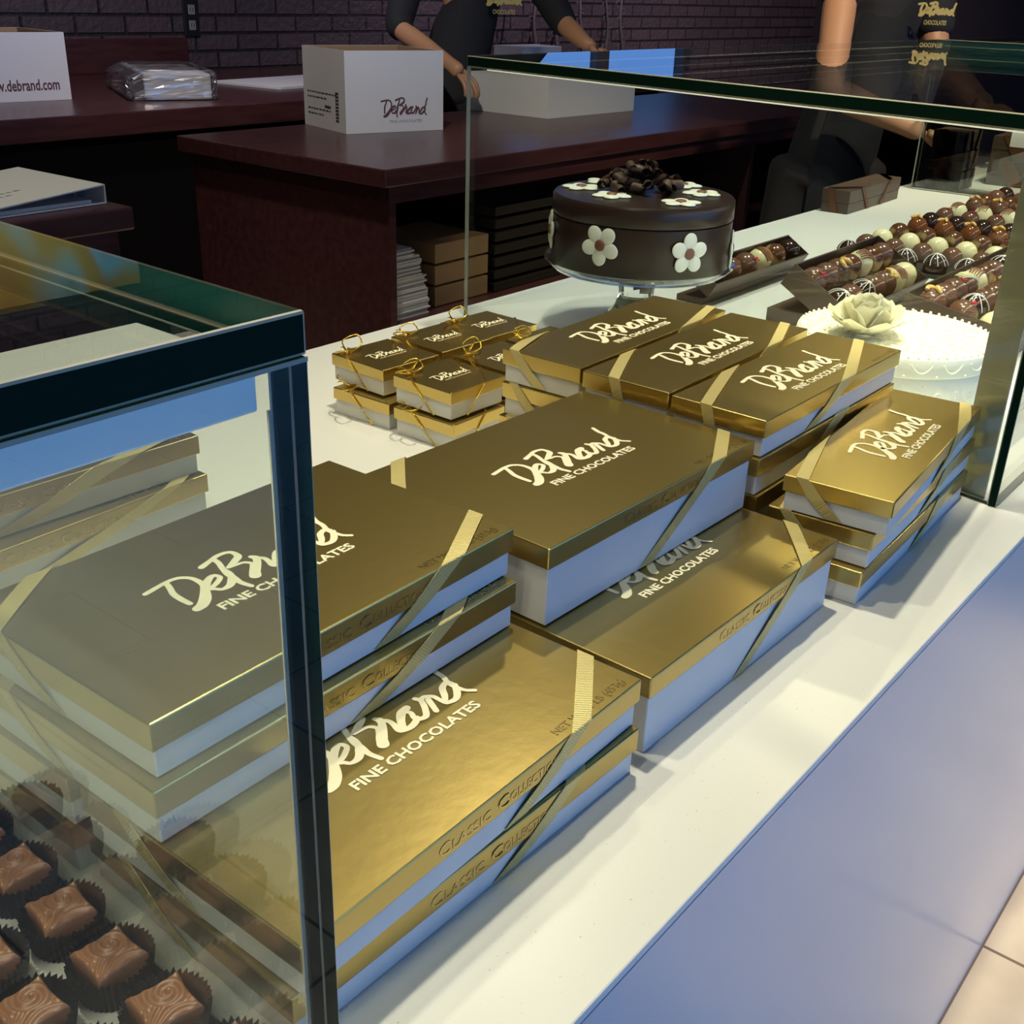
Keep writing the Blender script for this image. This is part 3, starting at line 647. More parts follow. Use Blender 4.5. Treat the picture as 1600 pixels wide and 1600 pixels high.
DESC = {'drizzle': 'dark truffle with white drizzle', 'milk': 'smooth brown truffle', 'cream': 'cream coloured fluted truffle', 'swirl': 'gold marbled brown truffle', 'caramel': 'amber glazed truffle with a nut', 'dark': 'glossy dark truffle', 'red': 'brown truffle with red crumbs', 'white': 'pale truffle with faint streaks', 'nut': 'brown truffle topped with a nut', 'amber': 'golden marbled truffle', 'striped': 'brown truffle with cream streaks'}
ORD = ['first', 'second', 'third', 'fourth', 'fifth', 'sixth', 'seventh', 'eighth', 'ninth', 'tenth', 'eleventh', 'twelfth']
rowsT = [(1.765, 'drizzle', 8), (1.843, 'milk', 8), (1.917, 'cream', 8), (2.0, 'swirl', 8), (2.1, 'caramel', 8), (2.17, 'dark', 8), (2.25, 'red', 8), (2.333, 'white', 8), (2.44, 'nut', 8), (2.51, 'amber', 8), (2.59, 'milk', 8), (2.655, 'dark', 8)]
tag(link('truffle_tray', box_me(1.74, 2.685, .20, .625, .0005, .006, bev=.001), tray_d), 'flat dark tray under the rows of assorted truffles', 'tray')
for i, (x, kd, n) in enumerate(rowsT):
    for j in range(n):
        truffle(kd, M.Translation((x + random.uniform(-.002, .002), .592 - .0525 * j, .0063)), '%s, %s from the back, %s row of the big tray' % (DESC[kd], ORD[j], ORD[i]), 'truffles in the %s row of the tray' % ORD[i], random.uniform(-.4, .4))
# boxed trays of truffles leaning on their lids
def gift_tray(x0, x1, ft, bt, d, basey, label, lidh=.0195):
    """ft/bt: (y,z) of the near and far rim; d: depth of the tray"""
    fy, fz = ft; by, bz = bt; w = math.hypot(by - fy, bz - fz); ty, tz = (by - fy) / w, (bz - fz) / w; ny, nz = -tz, ty
    mtx = M.Translation((x0, fy, fz)) @ M(((1, 0, 0, 0), (0, ty, ny, 0), (0, tz, nz, 0), (0, 0, 0, 1)))
    L = x1 - x0; o = empty('chocolate_tray', (x0, fy, 0), 0, label, 'chocolate box')
    inv = M.Translation((-x0, -fy, 0))
    bm = bmesh.new(); t = .0022
    box(bm, 0, L, 0, w, -d, -d + t); box(bm, 0, L, 0, t, -d + t, 0); box(bm, 0, L, w - t, w, -d + t, 0); box(bm, 0, t, t, w - t, -d + t, 0); box(bm, L - t, L, t, w - t, -d + t, 0)
    bm.transform(inv @ mtx); link('tray', bm_me(bm), choc_box, o)
    bm = bmesh.new(); box(bm, 0.0, L, basey[0] - fy, basey[1] - fy, .0005, lidh, .0008, 1); link('lid_underneath', bm_me(bm), choc_box, o)
    return mtx, w
SL, ML, RL = 'narrow tray', 'tray behind rose', 'rightmost tray'
m_, w_ = gift_tray(1.298, 1.612, (.598, .034), (.640, .060), .024, (.618, .664), 'narrow brown gift tray with one row of truffles, beside the cake stand', .010)
for i, kd in enumerate(('dark', 'milk', 'red', 'white', 'swirl', 'dark')):
    truffle(kd, m_ @ M.Translation((.035 + .050 * i, w_ / 2, -.0205)), '%s, %s from left in the %s' % (DESC[kd], ORD[i], SL), 'truffles in the narrow tray', .5 * i)
m_, w_ = gift_tray(1.29, 1.585, (.382, .034), (.474, .088), .036, (.415, .508), 'tilted brown gift tray with two rows of truffles, behind the sugar rose')
for i, kd in enumerate(('red', 'milk', 'nut', 'swirl', 'white', 'amber', 'milk')):
    truffle(kd, m_ @ M.Translation((.026 + .0405 * i, w_ * .73, -.0235)), '%s, %s from left, back row, %s' % (DESC[kd], ORD[i], ML), 'truffles in the wide tray', .7 * i)
for i, kd in enumerate(('drizzle', 'milk', 'drizzle', 'milk', 'nut', 'white', 'cream')):
    truffle(kd, m_ @ M.Translation((.026 + .0405 * i, w_ * .28, -.0235)), '%s, %s from left, front row, %s' % (DESC[kd], ORD[i], ML), 'truffles in the wide tray', .9 * i)
m_, w_ = gift_tray(1.29, 1.72, (.172, .052), (.312, .077), .034, (.180, .314), 'large brown gift tray with three rows of truffles, at the right glass edge')
for q, row in enumerate((('nut', 'milk', 'red', 'striped', 'white', 'amber', 'milk', 'drizzle', 'milk', 'dark'), ('red', 'drizzle', 'milk', 'milk', 'nut', 'white', 'milk', 'dark', 'milk', 'milk'), ('cream', 'white', 'nut', 'milk'))):
    for i, kd in enumerate(row):
        truffle(kd, m_ @ M.Translation((.030 + .0412 * i, w_ * (.80, .50, .19)[q], -.0215)), '%s, %s from left, %s row, %s' % (DESC[kd], ORD[i], ('back', 'middle', 'front')[q], RL), 'truffles in the tray nearest the right edge', .8 * i + q)
# ribboned brown boxes
def brown_box(x, y, z, sx, sy, sz, rz, label, diag=1):
    o = empty('gift_box', (x, y, z), rz, label, 'gift box', 'brown boxes with copper ribbon')
    bm = bmesh.new(); box(bm, -sx / 2, sx / 2, -sy / 2, sy / 2, .0004, sz * .45, .0008, 1); box(bm, -sx / 2 - .001, sx / 2 + .001, -sy / 2 - .001, sy / 2 + .001, sz * .455, sz, .0008, 1)
    link('box', bm_me(bm), choc_box, o)
    bm = bmesh.new(); e = .0024; w = .008
    for s_ in (1, -1):
        b = sx * .28; c = sx * .12
        for p in ([(s_ * (b - w), -sy / 2 - e, sz + e), (s_ * (b + w), -sy / 2 - e, sz + e), (s_ * (c + w), -sy / 2 - e, .001), (s_ * (c - w), -sy / 2 - e, .001)],
                  [(s_ * (b - w), -sy / 2 - e, sz + e), (s_ * (b + w), -sy / 2 - e, sz + e), (s_ * (sx / 2 + e), sy * .1, sz + e), (s_ * (sx / 2 + e), sy * .35, sz + e)],
                  [(s_ * (sx / 2 + e), sy * .1, sz + e), (s_ * (sx / 2 + e), sy * .35, sz + e), (s_ * (sx / 2 + e), sy * .1, .001), (s_ * (sx / 2 + e), -sy * .15, .001)]):
            bm.faces.new([bm.verts.new(v) for v in p])
    bmesh.ops.solidify(bm, geom=bm.faces[:], thickness=.0005)
    link('ribbon', bm_me(bm), copper, o); return o
brown_box(2.36, .822, 0, .30, .062, .050, .02, 'long brown ribboned box lying at the back counter edge behind the truffles')
for i in range(3): brown_box(2.80, .775, i * .0465, .10, .085, .046, 0, 'small brown ribboned box, %s of the little tower behind the far glass' % ('bottom', 'middle', 'top')[i])
for i in range(2): brown_box(3.05, .655, i * .061, .24, .15, .060, .05, '%s wide brown ribboned box of the pair beside the far tower' % ('lower', 'upper')[i])

# ============================================================ SQUARE CHOCOLATES IN PLEATED CUPS
def choc_me():
    bm = bmesh.new(); n = 44; a = .0119; g = []
    for i in range(n + 1):
        row = []
        for j in range(n + 1):
            u, v = i / n * 2 - 1, j / n * 2 - 1
            bul = 1 - .10 * (1 - (abs(u) * abs(v))) + .04
            x, y = a * u * (1 - .09 * (1 - v * v)) * 1.05, a * v * (1 - .09 * (1 - u * u)) * 1.05
            if abs(u) > .85 and abs(v) > .85: pass
            du, dv = u - .25, v - .30; d = math.hypot(du, dv); th = math.atan2(dv, du)
            f1 = .5 + .5 * sin(15 * d + th * 1.0 - 1)
            lower = -(u * .35 + v) - .1
            f2 = .5 + .5 * sin(17 * (v + .55 * u * u - .25 * u))
            k = min(1, max(0, lower * 3)); h = (f1 * (1 - k) + f2 * k)
            ed = max(abs(u), abs(v)); fade = min(1, max(0, (1 - ed) / .14))
            z = .0195 + .0019 * h * fade * (1 - .3 * d) - .0012 * (max(0, ed - .9) / .1) ** 2
            row.append(bm.verts.new((x, y, z)))
        g.append(row)
    for i in range(n):
        for j in range(n): bm.faces.new((g[i][j], g[i + 1][j], g[i + 1][j + 1], g[i][j + 1]))
    rim = [g[i][0] for i in range(n)] + [g[n][j] for j in range(n)] + [g[i][n] for i in range(n, 0, -1)] + [g[0][j] for j in range(n, 0, -1)]
    mid = [bm.verts.new((v.co.x * .99, v.co.y * .99, .012)) for v in rim]; low = [bm.verts.new((v.co.x * .84, v.co.y * .84, .0012)) for v in rim]; m_ = len(rim)
    for i in range(m_):
        j = (i + 1) % m_; bm.faces.new((rim[i], mid[i], mid[j], rim[j])); bm.faces.new((mid[i], low[i], low[j], mid[j]))
    bm.faces.new(low)
    me = bm_me(bm, smooth=True); me.materials.append(milk); return me
def cup_me():
    bm = bmesh.new(); n = 80; rings = []
    for r, z, am in ((.0150, .0006, .0000), (.0154, .0008, .0006), (.0168, .0075, .0010), (.0179, .0135, .0012), (.0188, .0200, .0013)):
        rings.append([bm.verts.new(((r + am * (1 if k % 2 else -1)) * cos(2 * pi * k / n), (r + am * (1 if k % 2 else -1)) * sin(2 * pi * k / n), z + (.0009 * (k % 4 - 1.5) * .5 if z > .019 else 0))) for k in range(n)])
    for A, B in zip(rings, rings[1:]):
        for k in range(n): bm.faces.new((A[k], A[(k + 1) % n], B[(k + 1) % n], B[k]))
    bm.faces.new(rings[0]); bmesh.ops.solidify(bm, geom=bm.faces[:], thickness=.00025)
    me = bm_me(bm); me.materials.append(cupm); return me
CH, CP = choc_me(), cup_me()
cells = [(0, 1), (0, 2), (0, 3), (0, 4), (0, 5), (0, 6), (1, 2), (1, 3), (1, 4)]
for i, j in cells:
    x, y = -.0392 * i + random.uniform(-.001, .001), .049 + .0422 * j
    a = random.uniform(-.12, .05)
    where = 'row against the glass' if i == 0 else 'row further left'
    nm = ORD[j - 1] if i == 0 else ORD[j - 2]
    c = link('paper_cup', CP, None, None, (x, y, 0), a); tag(c, 'black pleated paper cup, %s from the front in the %s' % (nm, where), 'paper cup', 'pleated paper cups')
    c = link('chocolate', CH, None, None, (x - .0005, y, .0022), a - .06); tag(c, 'square milk chocolate with swirled relief, %s from the front in the %s' % (nm, where), 'chocolate', 'square chocolates in cups')

# ============================================================ WORK ISLANDS AND BACK COUNTER
def cabinet(name, x0, x1, y0, y1, open_front, label, slab=.045, ov=.03, cm_=None):
    o = empty(name, (x0, y0, ZF), 0, label, 'work counter'); inv = M.Translation((-x0, -y0, -ZF))
    bm = bmesh.new(); box(bm, x0, x1, y0, y1, -slab, 0, .004, 2); bm.transform(inv); link('worktop', bm_me(bm), burg, o)
    a0, a1, b0, b1 = x0 + ov, x1 - ov, y0 + ov * .6, y1 - ov; t = .025; z1 = -slab - .0003
    bm = bmesh.new()
    box(bm, a0, a0 + t, b0, b1, ZF, z1); box(bm, a1 - t, a1, b0, b1, ZF, z1); box(bm, a0 + t, a1 - t, b1 - t, b1, ZF, z1); box(bm, a0 + t, a1 - t, b0, b1 - t, ZF, ZF + .06)
    if open_front:
        box(bm, a0 + t, a1 - t, b0, b0 + t, z1 - .045, z1)
    else: box(bm, a0 + t, a1 - t, b0, b0 + t, ZF + .06, z1)
    bm.transform(inv); link('carcass', bm_me(bm), cm_ or burg, o)
    if open_front:
        bm = bmesh.new(); box(bm, a0 + t, a1 - t, b0 + .01, b1 - t, -.445, -.420); bm.transform(inv); link('shelf', bm_me(bm), burg, o)
        for x in (x0 + 1.05, x0 + 2.0):
            bm = bmesh.new(); box(bm, x, x + t, b0 + .005, b1 - t, -.4198, z1 - .0455); bm.transform(inv); link('divider', bm_me(bm), burg_d, o)
        for x in (1.99, 2.20, 2.46, 2.8):
            bm = bmesh.new(); box(bm, x, x + .075, b0 + .0085, b0 + .0098, -.441, -.430); bm.transform(inv); link('shelf_glint', bm_me(bm), paper, o)  # white strips painted in as glossy highlights on the shelf edge
    return o
cabinet('work_island', 1.88, 6.0, 1.869, 2.73, True, 'dark burgundy work island with open shelf, holding the two white cartons')
cabinet('work_island', -1.6, 1.137, 1.845, 2.70, False, 'dark burgundy work counter at the left carrying the white ring binder')
cabinet('back_counter', -2.5, 5.6, 3.34, 4.78, False, 'long dark burgundy back counter against the brick wall', .075, .05, dark)
tag(link('splash_panel', box_me(2.2, 3.43, 4.76, 4.797, .0005, .150, bev=.002), burg), 'low dark burgundy splash panel standing on the back counter against the brick', 'panel')
# things on the shelf
for i, (x, w, h, n) in enumerate(((1.975, .155, .0, 4),)):
    z = -.4197; rn_ = random.Random(9)
    for k in range(4):
        hh = (.072, .040, .058, .022)[k]; ww = (.165, .155, .140, .11)[k]
        o = empty('paper_stack', (1.945, 1.93, z), 0, 'bundle of white paper, %s in the pile on the shelf' % ('lowest', 'second from the bottom', 'third from the bottom', 'topmost')[k], 'paper bundle', 'paper bundles on the shelf')
        bm = bmesh.new(); m_ = int(hh / .005)
        for j in range(m_):
            jx, jy = rn_.uniform(-.004, .004), rn_.uniform(-.004, .004); curve = .012 * (k + j / m_) * .25
            box(bm, .0, ww + jx - curve, jy + .004, .21, j * hh / m_ + .0004, (j + 1) * hh / m_ - .0004)
        link('sheets', bm_me(bm), paper, o); z += hh + .0004
for k in range(3):
    tag(link('cardboard_box', box_me(2.165, 2.40, 1.96, 2.22, -.4194 + k * .062, -.4194 + k * .062 + .055, bev=.002), card_b), 'flat brown box, %s of three stacked on the island shelf' % ('bottom', 'middle', 'top')[k], 'box', 'flat brown boxes')
for k in range(7):
    tag(link('storage_tray', box_me(2.42 , 2.90, 1.95, 2.40, -.4194 + k * .038, -.4194 + k * .038 + .026, bev=.003), tray_d), 'dark flat tray, %s from the bottom on the island shelf' % ORD[k], 'tray', 'dark trays on the shelf')

def carton(x, y, rz, L, D, Hh, label, openn, writing):
    o = empty('carton', (x, y, 0), rz, label, 'carton'); t = .004
    bm = bmesh.new(); box(bm, 0, L, 0, t, .0005, Hh); box(bm, 0, L, D - t, D, .0005, Hh); box(bm, 0, t, t, D - t, .0005, Hh); box(bm, L - t, L, t, D - t, .0005, Hh); box(bm, t, L - t, t, D - t, .0005, .005)
    link('body', bm_me(bm), card_w, o)
    bm = bmesh.new(); box(bm, t + .0002, L - t - .0002, t + .0002, t + .0022, .0055, Hh - .0005); box(bm, t + .0002, L - t - .0002, D - t - .0022, D - t - .0002, .0055, Hh - .0005)
    box(bm, t + .0002, t + .0022, t + .003, D - t - .003, .0055, Hh - .0005); box(bm, L - t - .0022, L - t - .0002, t + .003, D - t - .003, .0055, Hh - .0005)
    link('lining', bm_me(bm), card_b, o)
    if not openn:
        link('lid_flap', box_me(0, L, 0, D, Hh + .0003, Hh + .004), card_w, o)
    bm = bmesh.new()
    if writing == 'logo':
        Q = M.Translation((0, -.0003, 0)) @ FRONT
        logo_bm(bm, .165, L - .225, .045, 0, Q, .0001, .015); me = bm_me(bm); link('logo', me, printm, o); bm = bmesh.new()
        text_bm(bm, 'FINE CHOCOLATES', .012, M.Translation((L - .195, -.0004, .028)) @ FRONT, .0001, .115); link('lettering', bm_me(bm), greyp, o)
        bm = bmesh.new(); rn_ = random.Random(4); SD = M.Rotation(-pi / 2, 4, 'Z') @ FRONT
        for zz, ww in ((.105, .20), (.09, .12), (.055, .16), (.04, .10)):
            xx = .03
            while xx < ww + .03:
                l_ = rn_.uniform(.008, .02); box(bm, -.0008, -.0002, D - xx - l_, D - xx, zz, zz + .0035); xx += l_ + .006
        box(bm, -.0008, -.0002, .10, .14, .065, .072)
        for q in range(9): box(bm, -.0008, -.0002, .045, .066, .03 + q * .01, .036 + q * .01)
        link('shipping_marks', bm_me(bm), blackp, o)
    elif writing:
        text_bm(bm, writing, .052, M.Translation((L - .325, -.0004, .037)) @ FRONT, .0001, .285, .0011); link('lettering', bm_me(bm), printm, o)
    return o
carton(2.302, 2.456, -math.atan2(.097, .334), .348, .29, .238, 'open white cardboard carton with brown script logo, at the near end of the island', True, 'logo')
carton(3.194, 2.361, -.026, .54, .38, .132, 'low white cardboard carton on the island, partly seen through the right glass case', False, None)
carton(1.74, 3.834, -.075, .46, .36, .228, 'white cardboard carton with a web address, at the far left on the back counter', True, 'www.debrand.com')
o = tag(link('carton', box_me(0, .30, 0, .2, .0005, .15, bev=.002), card_w, None, (4.62, 3.62, 0), -.1), 'small plain white box on the back counter beside the person at the island', 'carton')
# plastic wrapped pack
o = empty('wrapped_pack', (2.383, 3.617, 0), math.atan2(-.107, .224), 'white pack wrapped in crinkled clear plastic on the back counter', 'packet')
link('contents', box_me(.004, .25, .004, .52, .002, .094, bev=.006), card_w, o)
film_top = .60
bm = bmesh.new(); box(bm, -.055, .272, -.006, .58, .001, .106, .02, 3); bmesh.ops.subdivide_edges(bm, edges=bm.edges[:], cuts=7, use_grid_fill=True)
rn_ = random.Random(1)
for v in bm.verts:
    q = v.co.copy(); k = 1.3 if q.x < .002 or q.y > .5 else .55
    if q.x < 0 or q.y > .53: v.co.z = .001 + (q.z - .001) * (1 - min(.55, max(0, -q.x) * 5 + max(0, q.y - .53) * 3))
    if v.co.z > .004: v.co += V((rn_.uniform(-1, 1), rn_.uniform(-1, 1), rn_.uniform(-.4, 1))) * .0045 * k
me = bm_me(bm); link('plastic_wrap', me, film, o)
# loose papers
o = tag(link('paper_pile', box_me(0, .62, 0, .40, .0005, .012, bev=.001), paper, None, (3.12, 3.72, 0), .12), 'flat pile of white paper on the back counter behind the open carton', 'paper')
# ring binder
o = empty('ring_binder', (1.116, 1.905, 0), .04, 'white ring binder lying on the left work counter', 'binder')
bm = bmesh.new()
def wedge(bm, z_sp, z_op, th, x0, x1, y0, y1):
    vs = [(x1, z_sp), (x0, z_op), (x0, z_op + th), (x1, z_sp + th)]
    a = [bm.verts.new((x, y0, z)) for x, z in vs]; b = [bm.verts.new((x, y1, z)) for x, z in vs]
    bm.faces.new(a); bm.faces.new(b[::-1])
    for i in range(4): bm.faces.new((a[i], a[(i + 1) % 4], b[(i + 1) % 4], b[i]))
wedge(bm, .001, .001, .0025, -.29, 0, 0, .31); wedge(bm, .0365, .0120, .0025, -.29, 0, 0, .31); box(bm, -.0025, 0, 0, .31, .0036, .0364)
link('cover', bm_me(bm), card_w, o)
bm = bmesh.new(); wedge(bm, .004, .004, .007, -.275, -.03, .008, .30); link('pages', bm_me(bm), paper, o)
for yy in (.06, .15, .24):
    bm = bmesh.new(); tube(bm, [(-.020 + .012 * cos(a_), yy, .0185 + .0135 * sin(a_)) for a_ in [2 * pi * k / 14 for k in range(14)]], .0012, 6, True); link('ring', bm_me(bm, smooth=True), alu, o)
bm = bmesh.new(); rn_ = random.Random(8)
for q, (yy, n) in enumerate(((.10, 7), (.075, 5), (.2, 6))):
    xx = -.24
    for k in range(n):
        l_ = rn_.uniform(.008, .018); z0_ = .0392 + (.0365 - .012) / .29 * (xx + l_ / 2); box(bm, xx, xx + l_, yy, yy + .006, z0_ - .001, z0_ + .0003); xx += l_ + .005
link('cover_print', bm_me(bm), greyp, o)
# outlet on the brick
o = empty('wall_outlet', (3.485, 4.797, .24), 0, 'dark electrical outlet plate on the brick wall', 'outlet')
bm = bmesh.new(); box(bm, -.045, .045, -.010, 0, -.085, .085, .003); link('plate', bm_me(bm), outl, o)
for z in (-.035, .035):
    s_ = link('socket', box_me(-.018, .018, -.0128, -.0102, z - .022, z + .022, bev=.003), alu, o)
    for dx in (-.008, .008): link('slot', box_me(dx - .0015, dx + .0015, -.0134, -.0129, z - .008, z + .008), outl, s_)
# painting and branch sculpture
o = empty('painting', (2.2, 4.797, 1.02), 0, 'colourful abstract painting on the back wall, mirrored in the near glass top', 'painting')
bm = bmesh.new()
for a_ in ((-1.0, .86, 0, .03), (-1.0, .86, .66, .69), (-1.0, -.97, .03, .66), (.83, .86, .03, .66)): box(bm, a_[0], a_[1], -.035, 0, a_[2], a_[3])
link('frame', bm_me(bm), skym, o); link('canvas', box_me(-.97, .83, -.022, -.002, .03, .66), paintm, o)
rn_ = random.Random(12)
for q, x in enumerate((5.93, 6.17, 6.42, 6.70, 6.90)):
    o = empty('branch_sculpture', (x, 4.55, .0), 0, 'tall bare branch with curled twigs, %s from the left on the back ledge' % ORD[q], 'branch', 'decorative branches')
    bm = bmesh.new(); ph = rn_.random() * 6; tp = [(.03 * sin(5 * z + ph), 0.01 * cos(4 * z + ph), .021 + z * .50) for z in [i / 16 for i in range(17)]]
    tube(bm, tp, [.013 - .006 * i / 16 for i in range(17)], 7); link('stem', bm_me(bm, smooth=True), twig, o)
    for k in range(9):
        z = .05 + .045 * k; bx, by = .03 * sin(5 * (z - .021) / .5 + ph), 0.01; sg = 1 if k % 2 else -1; R0 = rn_.uniform(.02, .04)
        bm = bmesh.new(); tube(bm, catmull([(bx, by, z)] + [(bx + sg * (R0 + R0 * (1 - t / 9) * -cos(t * .75)), by - .01, z + .01 + R0 * (1 - t / 9) * sin(t * .75)) for t in range(8)], 2), .0035, 5); link('twig', bm_me(bm, smooth=True), twig, o)
    link('base', box_me(-.05, .05, -.05, .05, .0005, .02, bev=.002), outl, o)
tag(link('display_ledge', box_me(5.62, 8.6, 4.3, 4.79, ZF, 0, bev=.003), burg_d), 'dark ledge under the branch sculptures at the brick wall', 'ledge')

# ============================================================ PEOPLE
def skinned(name, pts, edges, m, parent=None, root=0, lvl=2, extra=None):
    me = bpy.data.meshes.new('tmp'); me.from_pydata([p[0] for p in pts], edges, []); ob = bpy.data.objects.new('tmp', me); COL.objects.link(ob)
    md = ob.modifiers.new('s', 'SKIN'); md.use_smooth_shade = True
    if not me.skin_vertices: raise RuntimeError('no skin layer')
    sv = me.skin_vertices[0].data
    for i, p in enumerate(pts):
        r = p[1]; sv[i].radius = (r, r) if not isinstance(r, tuple) else r; sv[i].use_root = (i == root)
    ss = ob.modifiers.new('u', 'SUBSURF'); ss.levels = lvl; ss.render_levels = lvl
    dg = bpy.context.evaluated_depsgraph_get(); dg.update(); out = bpy.data.meshes.new_from_object(ob.evaluated_get(dg))
    bpy.data.objects.remove(ob); out.materials.clear()
    if extra:
        bm = bmesh.new(); bm.from_mesh(out); extra(bm); bm.to_mesh(out); bm.free()
        for p in out.polygons: p.use_smooth = True
    return link(name, out, m, parent)
def limb(a, b, bend, l1, l2):
    """joint between a and b with the given segment lengths, pushed towards bend"""
    d = (b - a); L = min(d.length, (l1 + l2) * .995); u = d.normalized(); x = (l1 * l1 - l2 * l2 + L * L) / (2 * L); h = math.sqrt(max(l1 * l1 - x * x, 0))
    p = bend - u * bend.dot(u); p.normalize(); return a + u * x + p * h
def person(base, face, J, label, sleeve, apron, logo_at, bs=.95):
    """J: dict of joint positions in world coordinates (counter level = 0)"""
    o = empty('person', base, 0, label, 'person'); inv = M.Translation(-V(base))
    g = {k: V(v) for k, v in J.items()}; f = V(face).normalized(); up = V((0, 0, 1)); rt = f.cross(up)      # rt: the person's right seen from behind -> their right hand side
    T_ = lambda q: inv @ q
    pts, ed = [], []
    def add(p, r, par=None):
        pts.append((tuple(T_(V(p))), r)); i = len(pts) - 1
        if par is not None: ed.append((par, i))
        return i
    pv = add(g['pelvis'], .095 * bs); wa = add(g['waist'], .080 * bs, pv); ch = add(g['chest'], .092 * bs, wa); ck = add(g['chest'] * .35 + g['neck'] * .65, .055, ch); nk = add(g['neck'], .052, ck)
    hb = g['head']; nk2 = add(g['neck'] * .45 + hb * .55 - up * .03, .055, nk); h1 = add(hb, .088, nk2); h2 = add(hb + up * .07, .078, h1)
    hands = []
    for S in ('R', 'L'):
        sh, el, wr, ha = g['sh' + S], g['el' + S], g['wr' + S], g['ha' + S]
        s_ = add(sh, .050, ch); a1 = add(sh * .5 + el * .5, .050, s_); e_ = add(el, .041, a1); a2 = add(el * .6 + wr * .4, .041, e_); w_ = add(wr, .027, a2)
        d = (ha - wr).normalized(); pm = add(wr + d * .045, (.036, .020), w_); hands.append((S, wr, d, pm, w_))
    ft = V((f.x, f.y, 0)).normalized()
    for sd in (1, -1):
        hip = g['pelvis'] + rt * .065 * sd - up * .07; foot = V((base[0], base[1], ZF)) + rt * .11 * sd
        kn = (hip + foot) / 2 + ft * .03 + up * .02
        a = add(hip, .066, pv); b = add(kn, .058, a); c = add(foot + up * .09, .042, b); add(foot + ft * .15 + up * .035, (.042, .030), c)
    def extra(bm):
        # fingers, ears, nose
        for S, wr, d, pm, w_ in hands:
            pal = wr + d * .075; nrm = V((0, 0, 1)); nrm = (nrm - d * nrm.dot(d)).normalized(); sd_ = d.cross(nrm).normalized() * (1 if S == 'R' else -1)
            for k, (off, ln) in enumerate(((-.026, .060), (-.009, .072), (.009, .068), (.026, .054))):
                r0 = wr + d * .055 + sd_ * off * .8
                p = [r0, pal + sd_ * off, pal + sd_ * off * 1.1 + d * ln * .45 - nrm * .006, pal + sd_ * off * 1.15 + d * ln * .8 - nrm * .022, pal + sd_ * off * 1.15 + d * ln * .95 - nrm * .040]
                tube(bm, [T_(q) for q in catmull(p, 3)], [.0095, .0095, .0094, .0092, .009, .0088, .0086, .0084, .0082, .008, .0076, .007, .0045], 8)
            p = [wr + d * .02 - sd_ * .015, wr + d * .045 - sd_ * .040 - nrm * .008, wr + d * .075 - sd_ * .050 - nrm * .022, wr + d * .098 - sd_ * .044 - nrm * .034]
            tube(bm, [T_(q) for q in catmull(p, 3)], [.012, .012, .0118, .0115, .011, .0105, .010, .009, .008, .006], 8)
        for sd in (1, -1): sph(bm, T_(hb + rt * .083 * sd + up * .005), .028, (.35, .6, 1), 10, 8)
        tube(bm, [T_(hb + f * .080 + up * .035), T_(hb + f * .098 + up * .005), T_(hb + f * .110 - up * .018), T_(hb + f * .088 - up * .026)], [.007, .011, .015, .010], 8)
        sph(bm, T_(hb + f * .070 - up * .085), .032, (1, 1, .8), 10, 8)
    skinned('body', pts, ed, skin_m, o, 0, 2, extra)
    for sd in (1, -1):
        bm = bmesh.new(); sph(bm, T_(hb + f * .078 + rt * .030 * sd + up * .022), .0115, u=12, v=8); e_ = link('eye', bm_me(bm, smooth=True), eye_m, o)
        bm = bmesh.new(); sph(bm, T_(hb + f * .0860 + rt * .030 * sd + up * .022), .0055, u=10, v=6); link('iris', bm_me(bm, smooth=True), outl, e_)
    bm = bmesh.new(); tube(bm, [T_(hb + f * .083 - rt * .020 - up * .054), T_(hb + f * .091 - up * .052), T_(hb + f * .083 + rt * .020 - up * .054)], [.002, .0045, .002], 8); link('mouth', bm_me(bm, smooth=True), lip_m, o)
    bm = bmesh.new(); sph(bm, T_(hb - f * .036 + up * .060), .100, (1, 1, 1.0), 24, 14)
    for k in range(14):
        a = -1.25 + 2.5 * k / 13; dr = (-f * cos(a) + rt * sin(a)); tube(bm, [T_(hb + dr * .085 + up * .08), T_(hb + dr * .104), T_(hb + dr * .100 - up * .12)], [.02, .026, .012], 6)
    link('hair', bm_me(bm, smooth=True), hair_m, o)
    # clothes
    P, E = [], []
    def ad(p, r, par=None):
        P.append((tuple(T_(V(p))), r)); i = len(P) - 1
        if par is not None: E.append((par, i))
        return i
    a = ad(g['waist'], .150 * bs); b = ad(g['chest'], .175 * bs, a); c = ad(g['chest'] * .35 + g['neck'] * .65 - up * .015, .098, b); pl = ad(g['pelvis'] - up * .02, .165 * bs, a); ad(g['pelvis'] - up * .10, .172 * bs, pl)
    for S in ('R', 'L'):
        slv = sleeve[S] if isinstance(sleeve, dict) else sleeve
        cl = ad(g['chest'] * .4 + g['sh' + S] * .6 + up * .015, .092, b); s_ = ad(g['sh' + S], .082, cl); end = g['sh' + S].lerp(g['el' + S], min(slv, 1)); m_ = ad(g['sh' + S].lerp(end, .55), .066, s_); n_ = ad(end, .058, m_)
        if slv > 1: ad(g['el' + S].lerp(g['wr' + S], slv - 1), .048, n_)
    skinned('shirt', P, E, shirt_m, o, 0, 2)
    P, E = [], []
    a = ad(g['pelvis'] + up * .02, .150 * bs)
    for sd in (1, -1):
        hip = g['pelvis'] + rt * .095 * sd - up * .06; foot = V((base[0], base[1], ZF)) + rt * .11 * sd
        h_ = ad(hip, .108 * bs, a); k_ = ad((hip + foot) / 2 + ft * .03, .082, h_); ad(foot + up * .10, .068, k_)
    skinned('trousers', P, E, trous_m, o, 0, 2)
